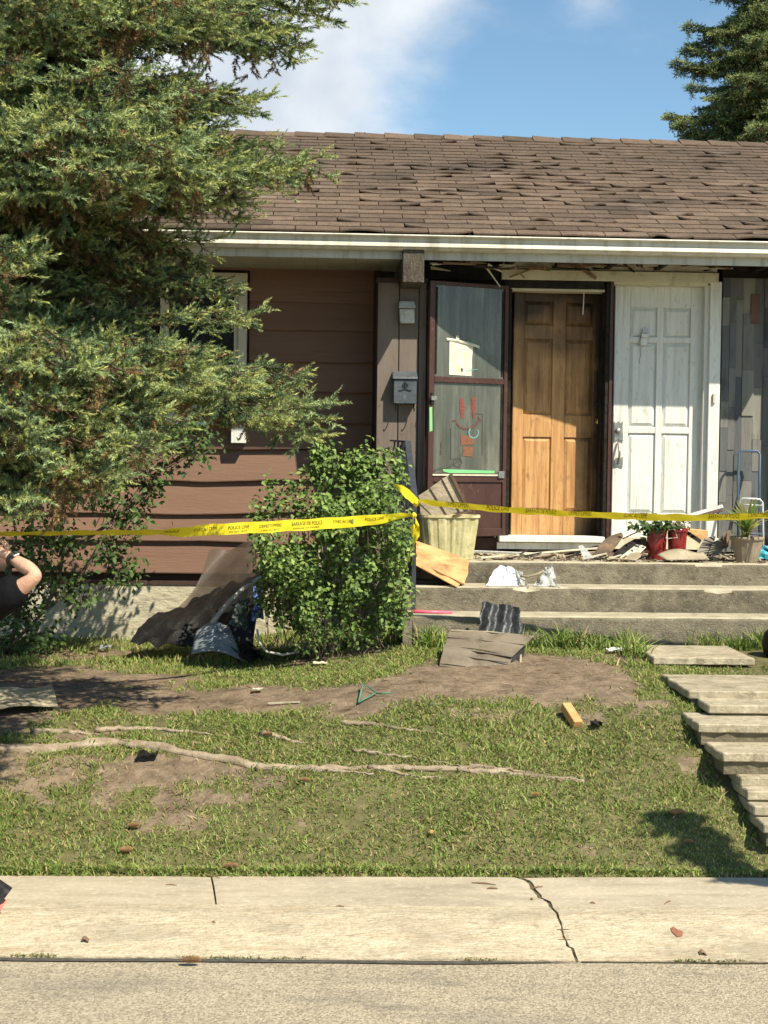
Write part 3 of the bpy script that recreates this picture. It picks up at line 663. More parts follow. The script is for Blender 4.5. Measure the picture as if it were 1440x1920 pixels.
vis = [q for q in placed if -60 < q[2] < 1500]; vis.sort(key=lambda q: (q[0], abs(q[2] - 900)))
inn = vis[:300]; ids = set(id(q) for q in inn)
for (r, x, px, M, kk) in inn:
    o = bpy.data.objects.new('shingle', tabs[kk][1]); COL.objects.link(o); o.parent = roof
    o.matrix_parent_inverse = Matrix.Identity(4); o.matrix_basis = Matrix.Translation(-wloc(roof)) @ M
big = MB()
for q in placed:
    if id(q) in ids: continue
    src = tabs[q[4]][0]; n0 = len(big.v)
    big.v += [q[3] @ v for v in src.v]; big.f += [[i + n0 for i in f] for f in src.f]
m_shing2 = m_shing
big.build('shingle_field', m_shing, roof, kind='stuff')
for i in range(44):
    x = -4 + i * .29
    mb = MB(); hh = random.uniform(.008, .02)
    mb.hexa([(x, yb - .15, zb_ - .15 * p_ + .02), (x + .31, yb - .15, zb_ - .15 * p_ + .012), (x + .31, yb, zb_ + .015), (x, yb, zb_ + .015 + hh), (x, yb - .15, zb_ - .15 * p_ + .03), (x + .31, yb - .15, zb_ - .15 * p_ + .022), (x + .31, yb, zb_ + .027), (x, yb, zb_ + .027 + hh)])
    mb.build('ridge_cap', m_shing, roof)
MB().tube([A(684, 262, yb - .02), A(684, 248, yb - .02)], .006, 5).build('roof_vent_stub', m_black, roof)

# --- dark interior behind the doors
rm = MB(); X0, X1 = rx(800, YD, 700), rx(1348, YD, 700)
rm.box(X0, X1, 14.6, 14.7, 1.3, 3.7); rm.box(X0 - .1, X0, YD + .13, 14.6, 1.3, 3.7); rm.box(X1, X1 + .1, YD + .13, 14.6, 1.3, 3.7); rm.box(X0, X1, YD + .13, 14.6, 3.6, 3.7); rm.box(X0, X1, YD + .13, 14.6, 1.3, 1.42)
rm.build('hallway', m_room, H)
# wall behind the storm door: grey vertical boards; charred strip above
zfl = 1.39
xa, xb2 = rx(797, YC + .06, 700), rx(946, YC + .06, 700); n = 5
for i in range(n):
    MB().box(xa + (xb2 - xa) * i / n + .002, xa + (xb2 - xa) * (i + 1) / n - .002, YC + .05, YC + .09, zfl, 3.46).build('wall_board', m_taupe, H)
MB().box(xa - .02, xb2 + .05, YC + .09, YC + .13, zfl, 3.72).build('back_panel', m_char, H)
MB().pbox(797, 495, 945, 524, YC + .0, YC + .05).build('transom_board', m_char, H)
# door frames
MB().pbox(948, 541, 957, 1006, YC - .02, YC + .14).build('door_jamb', m_char, H)
MB().pbox(1134, 528, 1141, 1008, YC - .02, YC + .20).build('door_jamb', m_char, H)
MB().pbox(1141.2, 528, 1147, 1008, YC - .03, YC + .20).build('door_jamb', m_maroon, H)
MB().pbox(1127, 545, 1134, 1008, YC + .06, YC + .20).build('door_jamb', m_char, H)
MB().pbox(946, 527, 1134, 541, YC - .02, YC + .16).build('door_head', m_char, H)
MB().pbox(957, 541, 1134, 546, YC + .0, YC + .16).build('door_head', m_cream, H)
MB().pbox(941, 508, 1348, 527, YC - .04, YC + .02).build('head_casing', m_cream, H, bevel=.003)
MB().pbox(943, 494, 1345, 507.5, YC + .0, YC + .04).build('head_casing', m_cream, H, bevel=.003)
MB().pbox(1328, 528, 1349, 1018, YC - .02, YC + .1).build('door_casing', m_white, H, bevel=.003)
MB().pbox(1147.5, 528, 1327.5, 535, YC + .0, YC + .15).build('door_casing', m_cream, H)
MB().pbox(1318, 535, 1327.5, 1016, YC + .02, YC + .15).build('door_stop', m_white, H)
# ragged torn wood and soot under the eave
m_splint = mat('splintered_wood', (.17, .10, .05), (.30, .20, .11), 14, .9, .8, 40, stretch=(.3, 1, 1), dirt=((.03, .02, .015), .5, 9, (1, 1, 1)))
random.seed(21)
for i in range(46):
    px = random.uniform(800, 1340); py = random.uniform(489, 503); L = random.uniform(14, 70); an = random.gauss(0, .15) if random.random() < .75 else random.uniform(.4, 1.4)
    Yq = random.uniform(YF + .06, YC - .06); a = A(px, py, Yq); b = A(px + L * math.cos(an), py + L * math.sin(an) * .6, Yq + random.uniform(-.05, .1))
    if a.z > zg1 - .06 or b.z > zg1 - .06: continue
    MB().bar(a, b, random.uniform(.01, .035), .006, (0, -1, .3), w2=random.uniform(.002, .012)).build('splinter', random.choice([m_splint, m_splint, m_char, m_cream]), H)
for (x0, y0, x1, y1, w_) in ((1075, 492, 1118, 522, .03), (1050, 491, 1082, 500, .02), (955, 520, 1000, 503, .012), (1095, 547, 1093, 590, .008), (912, 540, 908, 590, .012)):
    MB().bar(A(x0, y0, YC - .07), A(x1, y1, YC - .07), w_, .006, (0, -1, 0)).build('splinter', m_splint if w_ != .008 else m_cream, H)
# threshold / sill under doors
MB().pbox(936, 1006, 1134, 1017, YC - .10, YC + .14).build('door_sill', m_white, H, bevel=.004)
MB().pbox(932, 1018, 1140, 1030, YC - .04, YC + .14).build('sill_riser', m_white, H)
MB().pbox(880, 1008, 932, 1031, YC - .0, YC + .14).build('sill_riser', m_bdark, H)
MB().pbox(1147, 1008, 1348, 1030, YC + .0, YC + .14).build('door_sill', m_cream, H)

def local_frame(P0, P1, z0, z1, flip=False):
    """u 0..1 from P0 to P1 (bottom edge), v 0..1 up; returns T with metres on each axis, and size"""
    P0, P1 = Vector(P0), Vector(P1); u = (P1 - P0); wdt = u.length; u.normalize(); n = u.cross(Vector((0, 0, 1))); n.normalize()
    M = Matrix(((u.x, n.x, 0, P0.x), (u.y, n.y, 0, P0.y), (u.z, n.z, 1, z0), (0, 0, 0, 1)))
    return M, wdt, z1 - z0    # y axis = outward normal (towards the street)
def panel_door(name, T, Wd, Hd, cols, rows, m, ms=None, scorch=None):
    """cols/rows = panel extents in 0..1 (rows measured from the bottom)"""
    mb = MB(T); mb.box(0, Wd, -.045, -.020, 0, Hd)
    xs = [0] + [c * Wd for cc in cols for c in cc] + [Wd]
    for i in range(0, len(xs), 2): mb.box(xs[i], xs[i + 1], -.020, 0, 0, Hd)
    zs_ = [0] + [r_ * Hd for rr in rows for r_ in rr] + [Hd]
    for (c0, c1) in cols:
        for i in range(0, len(zs_), 2): mb.box(c0 * Wd, c1 * Wd, -.020, 0, zs_[i], zs_[i + 1])
    d = mb.build(name, m, H, bevel=.004)
    for (c0, c1) in cols:
        for (r0, r1) in rows:
            x0, x1, z0, z1 = c0 * Wd + .004, c1 * Wd - .004, r0 * Hd + .004, r1 * Hd - .004; e = .028
            p = MB(T); lo = [(x0, -.020, z0), (x1, -.020, z0), (x1, -.020, z1), (x0, -.020, z1)]; hi = [(x0 + e, -.003, z0 + e), (x1 - e, -.003, z0 + e), (x1 - e, -.003, z1 - e), (x0 + e, -.003, z1 - e)]
            il = [p.P(q) for q in lo]; ih = [p.P(q) for q in hi]; p.f.append(ih)
            for j in range(4): p.f.append([il[j], il[(j + 1) % 4], ih[(j + 1) % 4], ih[j]])
            p.build('door_panel', ms if (ms and scorch(c0, r0)) else m, d)
    return d
# white door
x0, x1 = rx(1150, YD, 770), rx(1317, YD, 770); z0, z1 = rz(1008, YD, 1240), rz(535, YD, 1240)
T, Wd, Hd = local_frame((x0, YD, 0), (x1, YD, 0), z0, z1)
fc = lambda px: (rx(px, YD, 770) - x0) / Wd; fr = lambda py: (rz(py, YD, 1240) - z0) / Hd
wd = panel_door('door', T, Wd, Hd, [(fc(1178), fc(1229)), (fc(1241), fc(1292))], [(fr(963), fr(813)), (fr(801), fr(643)), (fr(632), fr(577))], m_white)
hd = MB().prism([A(a, b, YD - .004) for a, b in ((1151, 790), (1155, 794), (1159, 789), (1163, 794), (1168, 790), (1167, 800), (1168, 822), (1168, 828), (1160, 823), (1151, 828), (1152, 812))], (0, -1, 0), .008).build('lock_plate', m_steel, wd)
MB().prism([A(a, b, YD - .004) for a, b in ((1151, 876), (1152, 862), (1156, 858), (1162, 860), (1168, 856), (1167, 877), (1160, 874))], (0, -1, 0), .006).build('handle_plate', m_steel, wd)
c = A(1159, 808, YD - .02)
kn = MB(Matrix.Translation(c) @ Matrix.Rotation(math.pi / 2, 4, 'X')); kn.lathe([(.012, -.012), (.024, 0), (.024, .006), (.016, .013), (.002, .015)], (0, 0, 0), 16); kn.build('deadbolt', m_steel, wd, True)
pts = [A(1159, 828, YD - .012)] + [A(1159 + 2.5 * math.sin(t * math.pi), 828 + 42 * t, YD - .012 - .045 * math.sin(math.pi * t)) for t in np.linspace(.1, .9, 8)] + [A(1159, 870, YD - .012)]
MB().tube(pts, [.007] + [.009] * 8 + [.007], 8).build('pull_handle', m_steel, wd, True)
# broken intercom / number box on the white door
ib = MB().pbox(1203, 625, 1217, 633, YD - .035, YD - .002); ib.build('door_knocker', m_white, wd, bevel=.003)
MB().prism([A(a, b, YD - .006) for a, b in ((1199, 641), (1201, 634), (1213, 634), (1214, 640), (1212, 648), (1200, 648))], (0, -1, 0), .022).build('door_knocker', m_white, wd, bevel=.003)
MB().pbox(1205, 617, 1216, 624, YD - .022, YD - .002).build('name_plate', m_steel, wd)
MB().tube([A(1202, 650, YD - .008), A(1201, 668, YD - .010), A(1198, 676, YD - .006), A(1200, 682, YD - .006)], .0018, 4).build('wire', m_black, wd)
MB().pbox(1337, 738, 1342, 756, YC - .04, YC - .021).build('doorbell', m_cream, H, bevel=.002)

# wooden door, ajar inwards, hinge on the left
YA, YB = 12.455, 12.60
a = A(957.5, 1000, YA); b = A(1128, 1000, YB)
T, Wd, Hd = local_frame((a.x, YA, 0), (b.x, YB, 0), rz(1004, YA, 957), rz(546, YA, 957))
def fu(px): return (px - 957.5) / (1128 - 957.5)
def fv(py): return (1003 - py) / (1003 - 547)
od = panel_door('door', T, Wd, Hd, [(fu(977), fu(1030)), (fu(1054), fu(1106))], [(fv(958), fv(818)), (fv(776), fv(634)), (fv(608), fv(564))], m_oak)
# burnt top and lock edge: soot, with eave and casing shade painted in
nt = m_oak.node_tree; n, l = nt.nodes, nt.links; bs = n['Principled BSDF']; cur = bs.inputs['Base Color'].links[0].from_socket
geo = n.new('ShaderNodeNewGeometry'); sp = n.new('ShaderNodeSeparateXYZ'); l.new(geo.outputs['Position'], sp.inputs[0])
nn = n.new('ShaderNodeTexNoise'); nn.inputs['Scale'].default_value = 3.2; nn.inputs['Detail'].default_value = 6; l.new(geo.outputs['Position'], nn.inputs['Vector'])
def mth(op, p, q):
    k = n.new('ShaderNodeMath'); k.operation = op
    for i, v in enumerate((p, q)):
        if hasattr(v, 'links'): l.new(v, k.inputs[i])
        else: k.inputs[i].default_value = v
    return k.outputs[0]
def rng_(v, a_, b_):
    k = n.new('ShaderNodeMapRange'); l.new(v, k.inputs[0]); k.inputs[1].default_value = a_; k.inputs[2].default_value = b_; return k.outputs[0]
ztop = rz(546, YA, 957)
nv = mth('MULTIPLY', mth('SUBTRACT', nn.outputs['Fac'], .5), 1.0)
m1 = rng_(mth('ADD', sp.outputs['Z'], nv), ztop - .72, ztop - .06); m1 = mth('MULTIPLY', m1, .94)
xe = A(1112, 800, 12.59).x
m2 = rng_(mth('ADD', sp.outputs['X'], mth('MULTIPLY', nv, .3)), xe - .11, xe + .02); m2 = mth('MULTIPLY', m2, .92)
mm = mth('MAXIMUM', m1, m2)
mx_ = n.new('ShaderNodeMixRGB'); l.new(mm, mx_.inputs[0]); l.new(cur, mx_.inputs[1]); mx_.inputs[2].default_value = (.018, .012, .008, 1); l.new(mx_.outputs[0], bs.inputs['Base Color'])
def on_door(T, W_, x, z, y=0): return T @ Vector((x * W_, y, z))
kc = T @ Vector((fu(1116) * Wd, .02, fv(786) * Hd))
kn = MB(Matrix.Translation(kc) @ Matrix.Rotation(math.pi / 2, 4, 'X')); kn.lathe([(.012, -.02), (.014, -.004), (.026, .004), (.028, .014), (.018, .026), (.002, .028)], (0, 0, 0), 14); kn.build('door_knob', m_brass, od, True)
kc = T @ Vector((fu(1115) * Wd, .004, fv(754) * Hd))
kn = MB(Matrix.Translation(kc) @ Matrix.Rotation(math.pi / 2, 4, 'X')); kn.lathe([(.026, -.004), (.026, .006), (.014, .008), (.002, .008)], (0, 0, 0), 14); kn.build('deadbolt', m_black, od, True)

# storm door, swung out, hinge on the right
YA, YB = 12.02, 12.30
a = A(800, 900, YA); b = A(947, 900, YB); zs0 = rz(1005, YB, 947); zs1 = rz(536, YB, 947)
T, Wd, Hd = local_frame((a.x, YA, 0), (b.x, YB, 0), zs0, zs1)
su = lambda px: (px - 800) / 147 * Wd
sv = lambda py: (1003 - py) / (1003 - 529) * Hd
fr_ = MB(T); fr_.box(0, su(810), -.018, .018, 0, Hd); fr_.box(su(940), Wd, -.018, .018, 0, Hd); fr_.box(su(810), su(940), -.018, .018, sv(536), Hd); fr_.box(su(810), su(940), -.018, .018, sv(716), sv(705)); fr_.box(su(810), su(940), -.018, .018, sv(901), sv(884)); fr_.box(su(810), su(940), -.018, .018, 0, sv(988))
sd = fr_.build('storm_door', m_maroon, H, bevel=.003)
MB(T).box(su(810), su(940), -.010, .004, sv(988), sv(901)).build('kick_panel', m_maroon, sd)
MB(T).box(su(809), su(941), -.003, .001, sv(705), sv(536)).build('pane', m_haze_g, sd)
MB(T).box(su(809), su(941), -.003, .001, sv(884), sv(716)).build('pane', m_haze_g, sd)
for (p0, p1, q0, q1) in ((812, 815, 700, 540), (936, 939, 700, 540), (936, 939, 880, 718)): MB(T).box(su(p0), su(p1), .001, .008, sv(q0), sv(q1)).build('glazing_bead', m_char, sd)
def onT(px, py, y=.004): return T @ Vector((su(px), y, sv(py)))
m_paper = mat('torn_paper', (.60, .57, .42), (.76, .74, .60), 20, .85, .3, dirt=((.35, .30, .16), .4, 14, (1.5, 1, .3)))
def patch(name, pts, m, y=.003, t=.0015): MB().prism([onT(px, py, y) for px, py in pts], T.col[1].xyz, t).build(name, m, sd)
patch('paper_sheet', [(838, 701), (838, 640), (836, 634), (853, 636), (872, 638), (882, 646), (880, 672), (880, 702)], m_paper)
MB().sheet(lambda u, v: onT(832 + 60 * u, 637 + 8 * u * u + 5 * v - 4 * (1 - u), .006 + .02 * v * (1 - v) + .01 * u), 8, 2, .0015).build('paper_curl', m_paper, sd)
MB().sheet(lambda u, v: onT(849 + 6 * u, 628 + 10 * v, .006 + .01 * v), 2, 2, .0015).build('paper_curl', m_paper, sd)
patch('tape_strip', [(829, 877), (926, 879), (926, 886), (840, 884), (830, 881)], m_green)
patch('tape_strip', [(801, 763), (806, 762), (807, 806), (802, 808)], m_green, y=.019)
# crayon marks on the glass
m_red = mat('crayon_red', (.22, .06, .05), (.30, .09, .075), 60, .7, clear=(.1, .5)); m_cy = mat('crayon_cyan', (.12, .36, .34), (.2, .45, .42), 60, .7, clear=(.0, .4))
m_brk = mat('crayon_brick', (.24, .09, .05), (.30, .13, .07), 60, .7, dirt=((.2, .15, .1), .4, 25, (1, 1, 1)), clear=(.15, .5)); m_gry = mat('crayon_grey', (.05, .055, .05), (.10, .10, .09), 30, .8); m_plum = mat('crayon_plum', (.13, .055, .055), (.19, .08, .075), 60, .8, clear=(.1, .5))
patch('crayon_mark', [(859, 745), (864, 743), (868, 760), (867, 780), (862, 782), (859, 765)], m_red)
patch('crayon_mark', [(881, 744), (887, 740), (889, 760), (889, 778), (884, 781), (882, 765)], m_red)
patch('crayon_mark', [(861, 812), (888, 815), (886, 830), (862, 832)], m_brk)
patch('crayon_mark', [(866, 834), (885, 835), (884, 853), (866, 852)], m_brk)
def stroke(pts, w, m, y=.005):
    L = [onT(a_, b_, y) for a_, b_ in pts]; mb = MB()
    for k in range(len(L) - 1): mb.bar(L[k], L[k + 1], w, .001, T.col[1].xyz)
    mb.build('crayon_mark', m, sd)
stroke([(853, 790), (858, 797), (868, 801), (880, 800), (890, 793), (896, 782)], .014, m_plum)
stroke([(846, 787), (853, 785)], .012, m_plum); stroke([(893, 779), (899, 785)], .012, m_plum)
stroke([(885 + 9 * math.cos(t), 808 + 10 * math.sin(t)) for t in np.linspace(-.6, 4.0, 12)], .010, m_cy, .006)
stroke([(871, 694), (880, 691), (891, 689)], .006, m_cy); patch('crayon_mark', [(859, 689), (862, 687), (864, 692), (861, 696)], m_gry, y=.006)
stroke([(868, 842), (862, 852), (855, 862), (846, 868)], .016, m_gry); stroke([(856 + 8 * math.cos(t), 864 + 8 * math.sin(t)) for t in np.linspace(0, 6.3, 12)], .006, m_gry)
stroke([(902, 772), (902, 850)], .003, m_gry); stroke([(843, 800), (843, 858), (852, 858)], .003, m_gry); stroke([(880, 772), (902, 772)], .004, m_gry); stroke([(826, 826), (825, 850)], .012, m_gry, .004)
stroke([(810, 880), (830, 874), (846, 870)], .010, m_gry)
MB(T).box(su(801), su(812), .018, .05, sv(750), sv(742)).build('door_handle', m_steel, sd, bevel=.004)
MB(T).box(su(803), su(807), .018, .035, sv(757), sv(736)).build('door_handle', m_black, sd, bevel=.003)
MB(T).box(su(930), su(942), .018, .035, sv(893), sv(880)).build('closer_bracket', m_steel, sd, bevel=.003)
MB(T).box(su(808), su(935), .018, .026, sv(889), sv(886)).build('glazing_bead', m_cream, sd)

# --- mosaic wall of vertical cedar shingles to the right
random.seed(5)
MB().box(rx(1349, YR, 800), 9, YR + .012, YR + .1, zfl - .1, zg1 - .03).build('back_panel', m_char, H)
x = rx(1350, YR, 800); sh = []
while x < 3.9:
    w_ = random.choice([.04, .055, .075, .095, .06]); z = zfl - random.uniform(0, .3)
    while z < 3.56:
        hh = random.choice([.22, .34, .45, .6, .28]) * random.uniform(.9, 1.1)
        z2 = min(z + hh, 3.6)
        if z2 > zfl: sh.append(MB().box(x + .0008, x + w_ - .0008, YR - random.uniform(.002, .016), YR + .012, max(z, zfl) + .001, z2 - .001).build('wall_shingle', m_mosaic, H))
        z = z2
    x += w_
MB().box(x + .01, 9, YR, YR + .012, zfl, 3.6).build('siding_sheet', m_taupe, H)
q = A(1415, 580, YR); MB().box(q.x - .035, q.x + .035, YR - .02, YR - .001, q.z - .12, q.z + .12).build('wall_shingle', mat('reddish_shingle', (.13, .075, .06), (.17, .10, .08), 8, .85, .5), H)

# --- wall lamp and mailbox on the wing wall
m_lamp = mat('lamp_enamel', (.46, .46, .42), (.56, .56, .52), 10, .5, .2, dirt=((.3, .28, .22), .3, 20, (1, 1, 1)))
m_mail = mat('mailbox_paint', (.055, .068, .078), (.085, .10, .115), 12, .45, .3, dirt=((.2, .22, .23), .15, 20, (1, 1, 1)))
lp = empty('wall_lamp', A(762, 607, YW), 'small white hooded wall lamp hanging on the brown wing wall above the mailbox', 'wall lamp')
q0 = [A(748, 606, YW - .09), A(776, 604, YW - .09), A(778, 566, YW), A(746, 566, YW)]
mb = MB(); xa_, xb_ = rx(748, YW, 590), rx(777, YW, 590); zA, zB, zC = rz(607, YW, 762), rz(580, YW, 762), rz(566, YW, 762)
mb.hexa([(xa_ + .008, YW - .075, zA), (xb_ - .002, YW - .075, zA), (xb_ - .004, YW - .002, zA), (xa_ + .006, YW - .002, zA), (xa_, YW - .055, zB), (xb_ - .004, YW - .055, zB), (xb_ - .004, YW - .002, zB), (xa_, YW - .002, zB)])
mb.build('lamp_body', m_lamp, lp, bevel=.005)
mb = MB(); mb.hexa([(xa_ - .006, YW - .095, zB + .004), (xb_ + .002, YW - .095, zB + .004), (xb_ + .002, YW - .002, zB + .004), (xa_ - .006, YW - .002, zB + .004), (xa_, YW - .05, zC), (xb_ - .006, YW - .05, zC), (xb_ - .006, YW - .002, zC), (xa_, YW - .002, zC)])
mb.build('lamp_hood', m_lamp, lp, bevel=.004)
MB().bar(A(758, 588, YW - .10), A(768, 583, YW - .10), .022, .02).build('lamp_sensor', m_lamp, lp, bevel=.003)
mbx = empty('mailbox', A(760, 758, YW), 'dark grey metal mailbox with a raised emblem and paper hooks, on the wing wall', 'mailbox')
xa_, xb_ = rx(738, YW - .1, 730), rx(781, YW - .1, 730); zA, zB = rz(757, YW - .1, 760), rz(711, YW - .1, 760); zC = rz(699, YW, 760)
MB().box(xa_, xb_, YW - .10, YW - .002, zA, zB).build('box_body', m_mail, mbx, bevel=.005)
lid = MB().hexa([(xa_ - .008, YW - .115, zB + .001), (xb_ + .008, YW - .115, zB + .001), (xb_ + .008, YW - .002, zB + .001), (xa_ - .008, YW - .002, zB + .001), (xa_ - .008, YW - .105, zB + .018), (xb_ + .008, YW - .105, zB + .018), (xb_ + .006, YW - .002, zC + .012), (xa_ - .006, YW - .002, zC + .012)])
lid.build('box_lid', m_mail, mbx, bevel=.003)
em = MB(); Ye = YW - .101; cx_, cz_ = (xa_ + xb_) / 2, rz(727, Ye, 760)
for s_ in (-1, 1):
    em.bar((cx_, Ye - .002, cz_ - .006), (cx_ + s_ * .026, Ye - .002, cz_ - .02), .008, .006, (0, -1, 0)); em.bar((cx_ + s_ * .026, Ye - .002, cz_ - .02), (cx_ + s_ * .05, Ye - .002, cz_ - .022), .007, .005, (0, -1, 0)); em.bar((cx_ + s_ * .004, Ye - .002, cz_ + .004), (cx_ + s_ * .022, Ye - .002, cz_ + .016), .008, .005, (0, -1, 0)); em.bar((cx_ + s_ * .022, Ye - .002, cz_ + .016), (cx_ + s_ * .008, Ye - .002, cz_ + .038), .006, .005, (0, -1, 0))
em.bar((cx_, Ye - .003, cz_ - .012), (cx_, Ye - .003, cz_ + .05), .009, .008, (0, -1, 0))
em.build('emblem', m_black, mbx)
for s_, px in ((0, 742), (1, 776)):
    c = A(px, 758, YW - .06); MB().tube([c, c + Vector((0, -.005, -.035)), c + Vector((0, -.02, -.055)), c + Vector((0, -.045, -.05)), c + Vector((0, -.055, -.03))], .0045, 6).build('hook', m_black, mbx)

# ================================================================== VEGETATION
def brush(p, d, L, nn, nl, nw, r, col, jit=.25):
    """bottle-brush shoots: p (n,3) bases, d (n,3) unit directions, L lengths; returns V,F,C of thin needle triangles"""
    n = len(p); up_ = np.tile(np.array([0, 0, 1.0]), (n, 1)); s = np.cross(d, up_); s /= np.linalg.norm(s, axis=1)[:, None] + 1e-9; u = np.cross(s, d)
    t = (np.arange(nn) + .5) / nn; t = np.tile(t, (n, 1)) + r.uniform(-.03, .03, (n, nn))
    a = r.uniform(0, 2 * np.pi, (n, nn)); lean = r.uniform(.85, 1.35, (n, nn)) * (1 - .62 * t ** 1.5)
    o = p[:, None] + d[:, None] * (t * L[:, None])[..., None]
    rad = s[:, None] * np.cos(a)[..., None] + u[:, None] * np.sin(a)[..., None]
    nd = d[:, None] * np.cos(lean)[..., None] + rad * np.sin(lean)[..., None]
    ln = nl * r.uniform(.75, 1.2, (n, nn))
    sd = np.cross(nd, r.normal(size=(n, nn, 3))); sd /= np.linalg.norm(sd, axis=2)[..., None] + 1e-9
    V = np.stack([o - sd * nw, o + sd * nw, o + nd * ln[..., None]], 2).reshape(-1, 3)
    F = np.arange(len(V)).reshape(-1, 3)
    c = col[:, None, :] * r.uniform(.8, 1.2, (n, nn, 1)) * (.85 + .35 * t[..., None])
    C = np.repeat(c.reshape(-1, 3), 3, 0)
    return V, F, C
GREENS = np.array([(.110, .158, .070), (.085, .134, .072), (.145, .188, .068), (.185, .212, .066), (.066, .110, .058)])
TIP = np.array([(.32, .38, .15), (.38, .41, .14), (.25, .325, .155)])
DEAD = np.array([(.20, .13, .055), (.26, .18, .08), (.12, .08, .045), (.16, .13, .06)])
def branch_mesh(seed, L=2.3, dens=1.0, dead=.25, nn=42, nl=.025, nw=.0032, droop=.25, step=.135, hang=.12, width=1.0, col_shift=1.0):
    """spruce bough: flat sprays of short fat bottle-brush shoots"""
    r = np.random.default_rng(seed); P, D, LN, CC = [], [], [], []; wood = MB()
    def main(t): return np.array([L * t, .08 * math.sin(t * 4 + seed) * t, -droop * L * math.sin(t * 2.4) * .5 + .05 * L * t * t + .03 * math.sin(t * 9 + seed)])
    wood.tube([main(t) for t in np.linspace(0, 1, 9)], [.022 * (1 - t) + .004 for t in np.linspace(0, 1, 9)], 5)
    def shoot(p, d, ln, c): P.append(p); D.append(d / (np.linalg.norm(d) + 1e-9)); LN.append(ln); CC.append(c)
    def colr(isd, tipf): return (DEAD[r.integers(4)] if isd else (TIP[r.integers(3)] if r.uniform() < tipf else GREENS[r.integers(5)])) * r.uniform(.8, 1.2) * col_shift
    t = .12
    while t < 1.0:
        for s in (-1, 1):
            if r.uniform() > .95 * dens: continue
            ang = s * r.uniform(.75, 1.2) * (1 - .40 * t); l2 = (.50 * (1 - t) ** .6 + .16) * r.uniform(.7, 1.2) * width * (L / 2.3)
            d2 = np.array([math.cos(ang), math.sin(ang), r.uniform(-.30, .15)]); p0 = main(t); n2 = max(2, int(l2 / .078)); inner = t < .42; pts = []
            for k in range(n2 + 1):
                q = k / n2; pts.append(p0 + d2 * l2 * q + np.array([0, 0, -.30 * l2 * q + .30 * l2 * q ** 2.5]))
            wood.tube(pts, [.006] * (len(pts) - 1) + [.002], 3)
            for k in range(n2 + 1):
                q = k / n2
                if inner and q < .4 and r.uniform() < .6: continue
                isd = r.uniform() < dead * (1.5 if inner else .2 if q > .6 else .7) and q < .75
                dd = pts[min(k + 1, n2)] - pts[max(k - 1, 0)]; dd = dd / np.linalg.norm(dd)
                for ss in (-1, 1, 0, 2):
                    if ss in (0, 2) and k < n2 and r.uniform() < .45: continue
                    an = (0 if ss == 2 else ss) * r.uniform(.65, 1.2); c_, s_ = math.cos(an), math.sin(an)
                    d3 = np.array([dd[0] * c_ - dd[1] * s_, dd[0] * s_ + dd[1] * c_, dd[2] + r.uniform(-.35, .35) + (r.uniform(.4, 1.0) if ss == 2 else 0)])
                    shoot(pts[k], d3, r.uniform(.085, .125) * (1.15 if k == n2 else 1), colr(isd, .75 if q > .65 else .2))
                    if r.uniform() < .35 and not isd:   # short side bud
                        shoot(pts[k] + d3 / np.linalg.norm(d3) * .035, d3 + r.normal(size=3) * .7, r.uniform(.05, .075), colr(False, .6))
            if r.uniform() < hang:
                pp = pts[n2 // 2]; ll = r.uniform(.10, .32); isd = r.uniform() < dead * 1.8
                for k in range(int(ll / .045)):
                    for ss in (0, 1): shoot(pp + np.array([0, 0, -.045 * k]), np.array([r.normal() * .6, r.normal() * .6, -.8]), r.uniform(.07, .10), colr(isd, .1))
        t += step / L * r.uniform(.8, 1.2)
    for k in range(6): shoot(main(.93 + .012 * k), np.array([1, r.uniform(-.9, .9), r.uniform(-.2, .5)]), .085, colr(False, .8))
    V, F, C = brush(np.array(P), np.array(D), np.array(LN), nn, nl, nw, r, np.array(CC))
    WV = np.array([tuple(v) for v in wood.v]); WF = []
    for f in wood.f:
        for k in range(1, len(f) - 1): WF.append((f[0], f[k], f[k + 1]))
    WF = np.array(WF) + len(V); WC = np.tile(np.array([(.11, .08, .055)]), (len(WV), 1))
    return npmesh('branch', np.concatenate([V, WV]), np.concatenate([F, WF]), m_needle, np.concatenate([C, WC]))
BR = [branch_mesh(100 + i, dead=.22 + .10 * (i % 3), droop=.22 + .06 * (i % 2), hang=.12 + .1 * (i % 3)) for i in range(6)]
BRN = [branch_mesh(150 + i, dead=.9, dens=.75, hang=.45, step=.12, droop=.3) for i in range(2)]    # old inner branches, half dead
def place_branch(tree, base, tip, me, L=2.3, roll=0):
    base, tip = Vector(base), Vector(tip); d = tip - base; s = d.length / L
    az = math.atan2(d.y, d.x); el_ = math.atan2(d.z, math.hypot(d.x, d.y))
    o = bpy.data.objects.new('branch', me); COL.objects.link(o); o.parent = tree
    M = Matrix.Translation(base) @ Matrix.Rotation(az, 4, 'Z') @ Matrix.Rotation(-el_ , 4, 'Y') @ Matrix.Rotation(roll, 4, 'X') @ Matrix.Scale(s, 4)
    o.matrix_basis = Matrix.Translation(-wloc(tree)) @ M
    return o
TX, TY = -2.25, 8.75
sp_ = empty('spruce_tree', (TX, TY, float(gz(TX, TY))), 'huge spruce at the left whose drooping branches hang in front of the house window', 'tree')
MB().tube([(TX, TY, .3), (TX, TY, .75), (TX + .03, TY, 2), (TX, TY, 4), (TX, TY, 7.5)], [.34, .24, .21, .18, .08], 14).build('trunk', m_bark, sp_, True)
random.seed(31)
def br(px, py, Y, dz=.35, me=None, roll=None):
    tip = A(px, py, Y); me = me or random.choice(BR)
    # droopy mesh bends below its chord, tip position is its end
    base = Vector((TX + (tip.x - TX) * .04, TY + (tip.y - TY) * .04, tip.z + dz))
    return place_branch(sp_, base, tip, me, roll=random.uniform(-.25, .25) if roll is None else roll)
